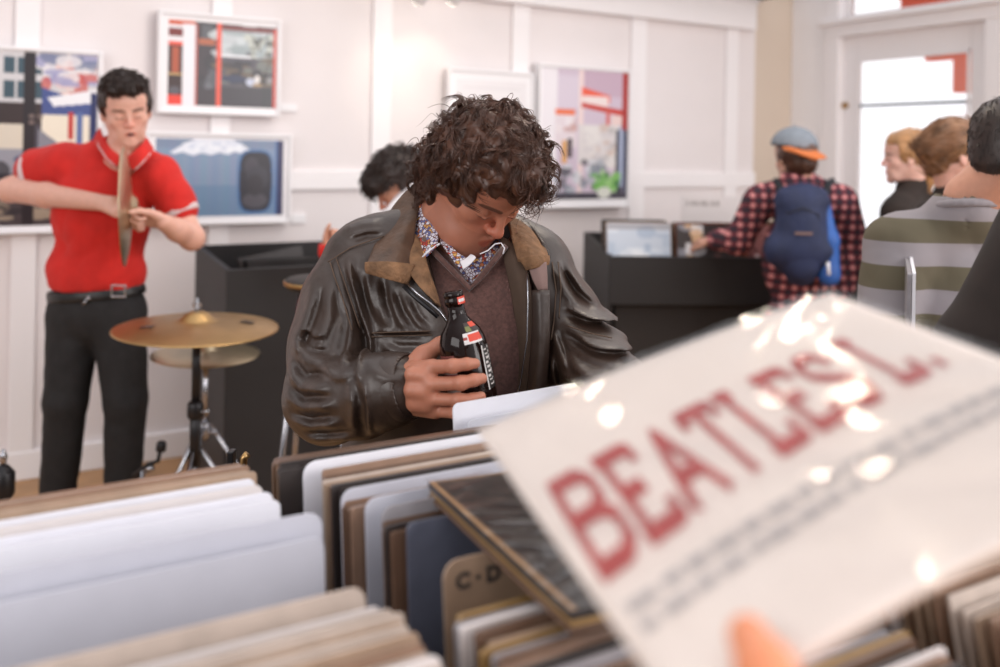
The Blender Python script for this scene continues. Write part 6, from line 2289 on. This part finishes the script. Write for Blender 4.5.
# the hand that holds the stamped sleeve
ph = tag(empty('person', bs(.15, 1.1) * [1, 1, 0]), 'thumb and hand of a person holding the stamped white sleeve, bottom edge of the frame', 'person')
fz = Field()
nrm = BN
t0 = bs(.13, .955, .010); t1 = bs(.11, 1.03, .014); t2 = bs(.09, 1.13, .004)
fz.chain([t0, t1, t2], [.0088, .0110, .0135], .006)
pal = bs(.06, 1.24, -.020)
fz.chain([t2, pal], [.016, .026], .015).cap(bs(.02, 1.24, -.026), bs(.17, 1.24, -.026), .016, .016, .02)
for k in range(4):
    u = -.02 + .058 * k
    fz.chain([bs(u, 1.22, -.024), bs(u, 1.11, -.030), bs(u, 1.02, -.022), bs(u, .955, -.017)], [.0115, .0098, .0090, .0080], .004)
wz = bs(.0, 1.50, -.03)
fz.chain([bs(.06, 1.25, -.024), bs(.03, 1.38, -.028), wz], [.030, .028, .029], .02, flat=((0, 0, 1), .75))
body('body', [(fz, .002, None, 2)], 'skin', ph, skin_col((222, 140, 100), [], 0))
fc = Field(); fc.chain([wz, bs(-.1, 1.9, -.06)], [.042, .055], .02).disp(folds(99, .004, 30, 5))
solid('sleeve', fc, .005, 'orange_cuff', ph)


# ------------------------------------------------------------------ smaller pieces belong to the part they sit on
SUB = {'belt_buckle': 'belt', 'key_clip': 'jeans', 'collar': 'polo_shirt', 'collar_trim': 'polo_shirt', 'button': 'polo_shirt', 'sleeve_band': 'polo_shirt',
       'zip': 'jacket pack_body', 'zip_tape': 'jacket', 'seam': 'jacket', 'cuff': 'jacket', 'jacket_collar': 'jacket', 'collar_lining': 'jacket', 'front_facing': 'jacket',
       'lining_patch': 'jacket', 'placket': 'jacket polo_shirt', 'neck_rib': 'sweater', 'shirt_collar': 'shirt plaid_shirt white_shirt', 'collar_edge': 'shirt', 'neckband': 'striped_sweater',
       'cap_bill': 'cap', 'cap_button': 'cap', 'front_curls': 'hair', 'flyaway_curls': 'hair', 'blond_streaks': 'hair', 'red_cuff': 'white_shirt', 'print': 'mount',
       'bulb': 'lamp_head', 'wing_screw': 'clamp', 'wing_nut': 'rod', 'cover_print': 'cover', 'label': 'glass_body', 'neck_label': 'glass_body', 'lip_label': 'lip',
       'buckle': 'pack_body', 'name_tape': 'front_pocket', 'seat_band': 'seat', 'red_lettering': 'cover', 'grey_print_line': 'cover'}
base_ = lambda o: o.name.split('.')[0]
for o in list(bpy.data.objects):
    if o.parent is not None and o.parent.parent is None and base_(o) in SUB:
        for q in o.parent.children:
            if base_(q) in SUB[base_(o)].split() and q is not o:
                o.parent = q
                o.matrix_parent_inverse = parent_matrix(q).inverted()
                break
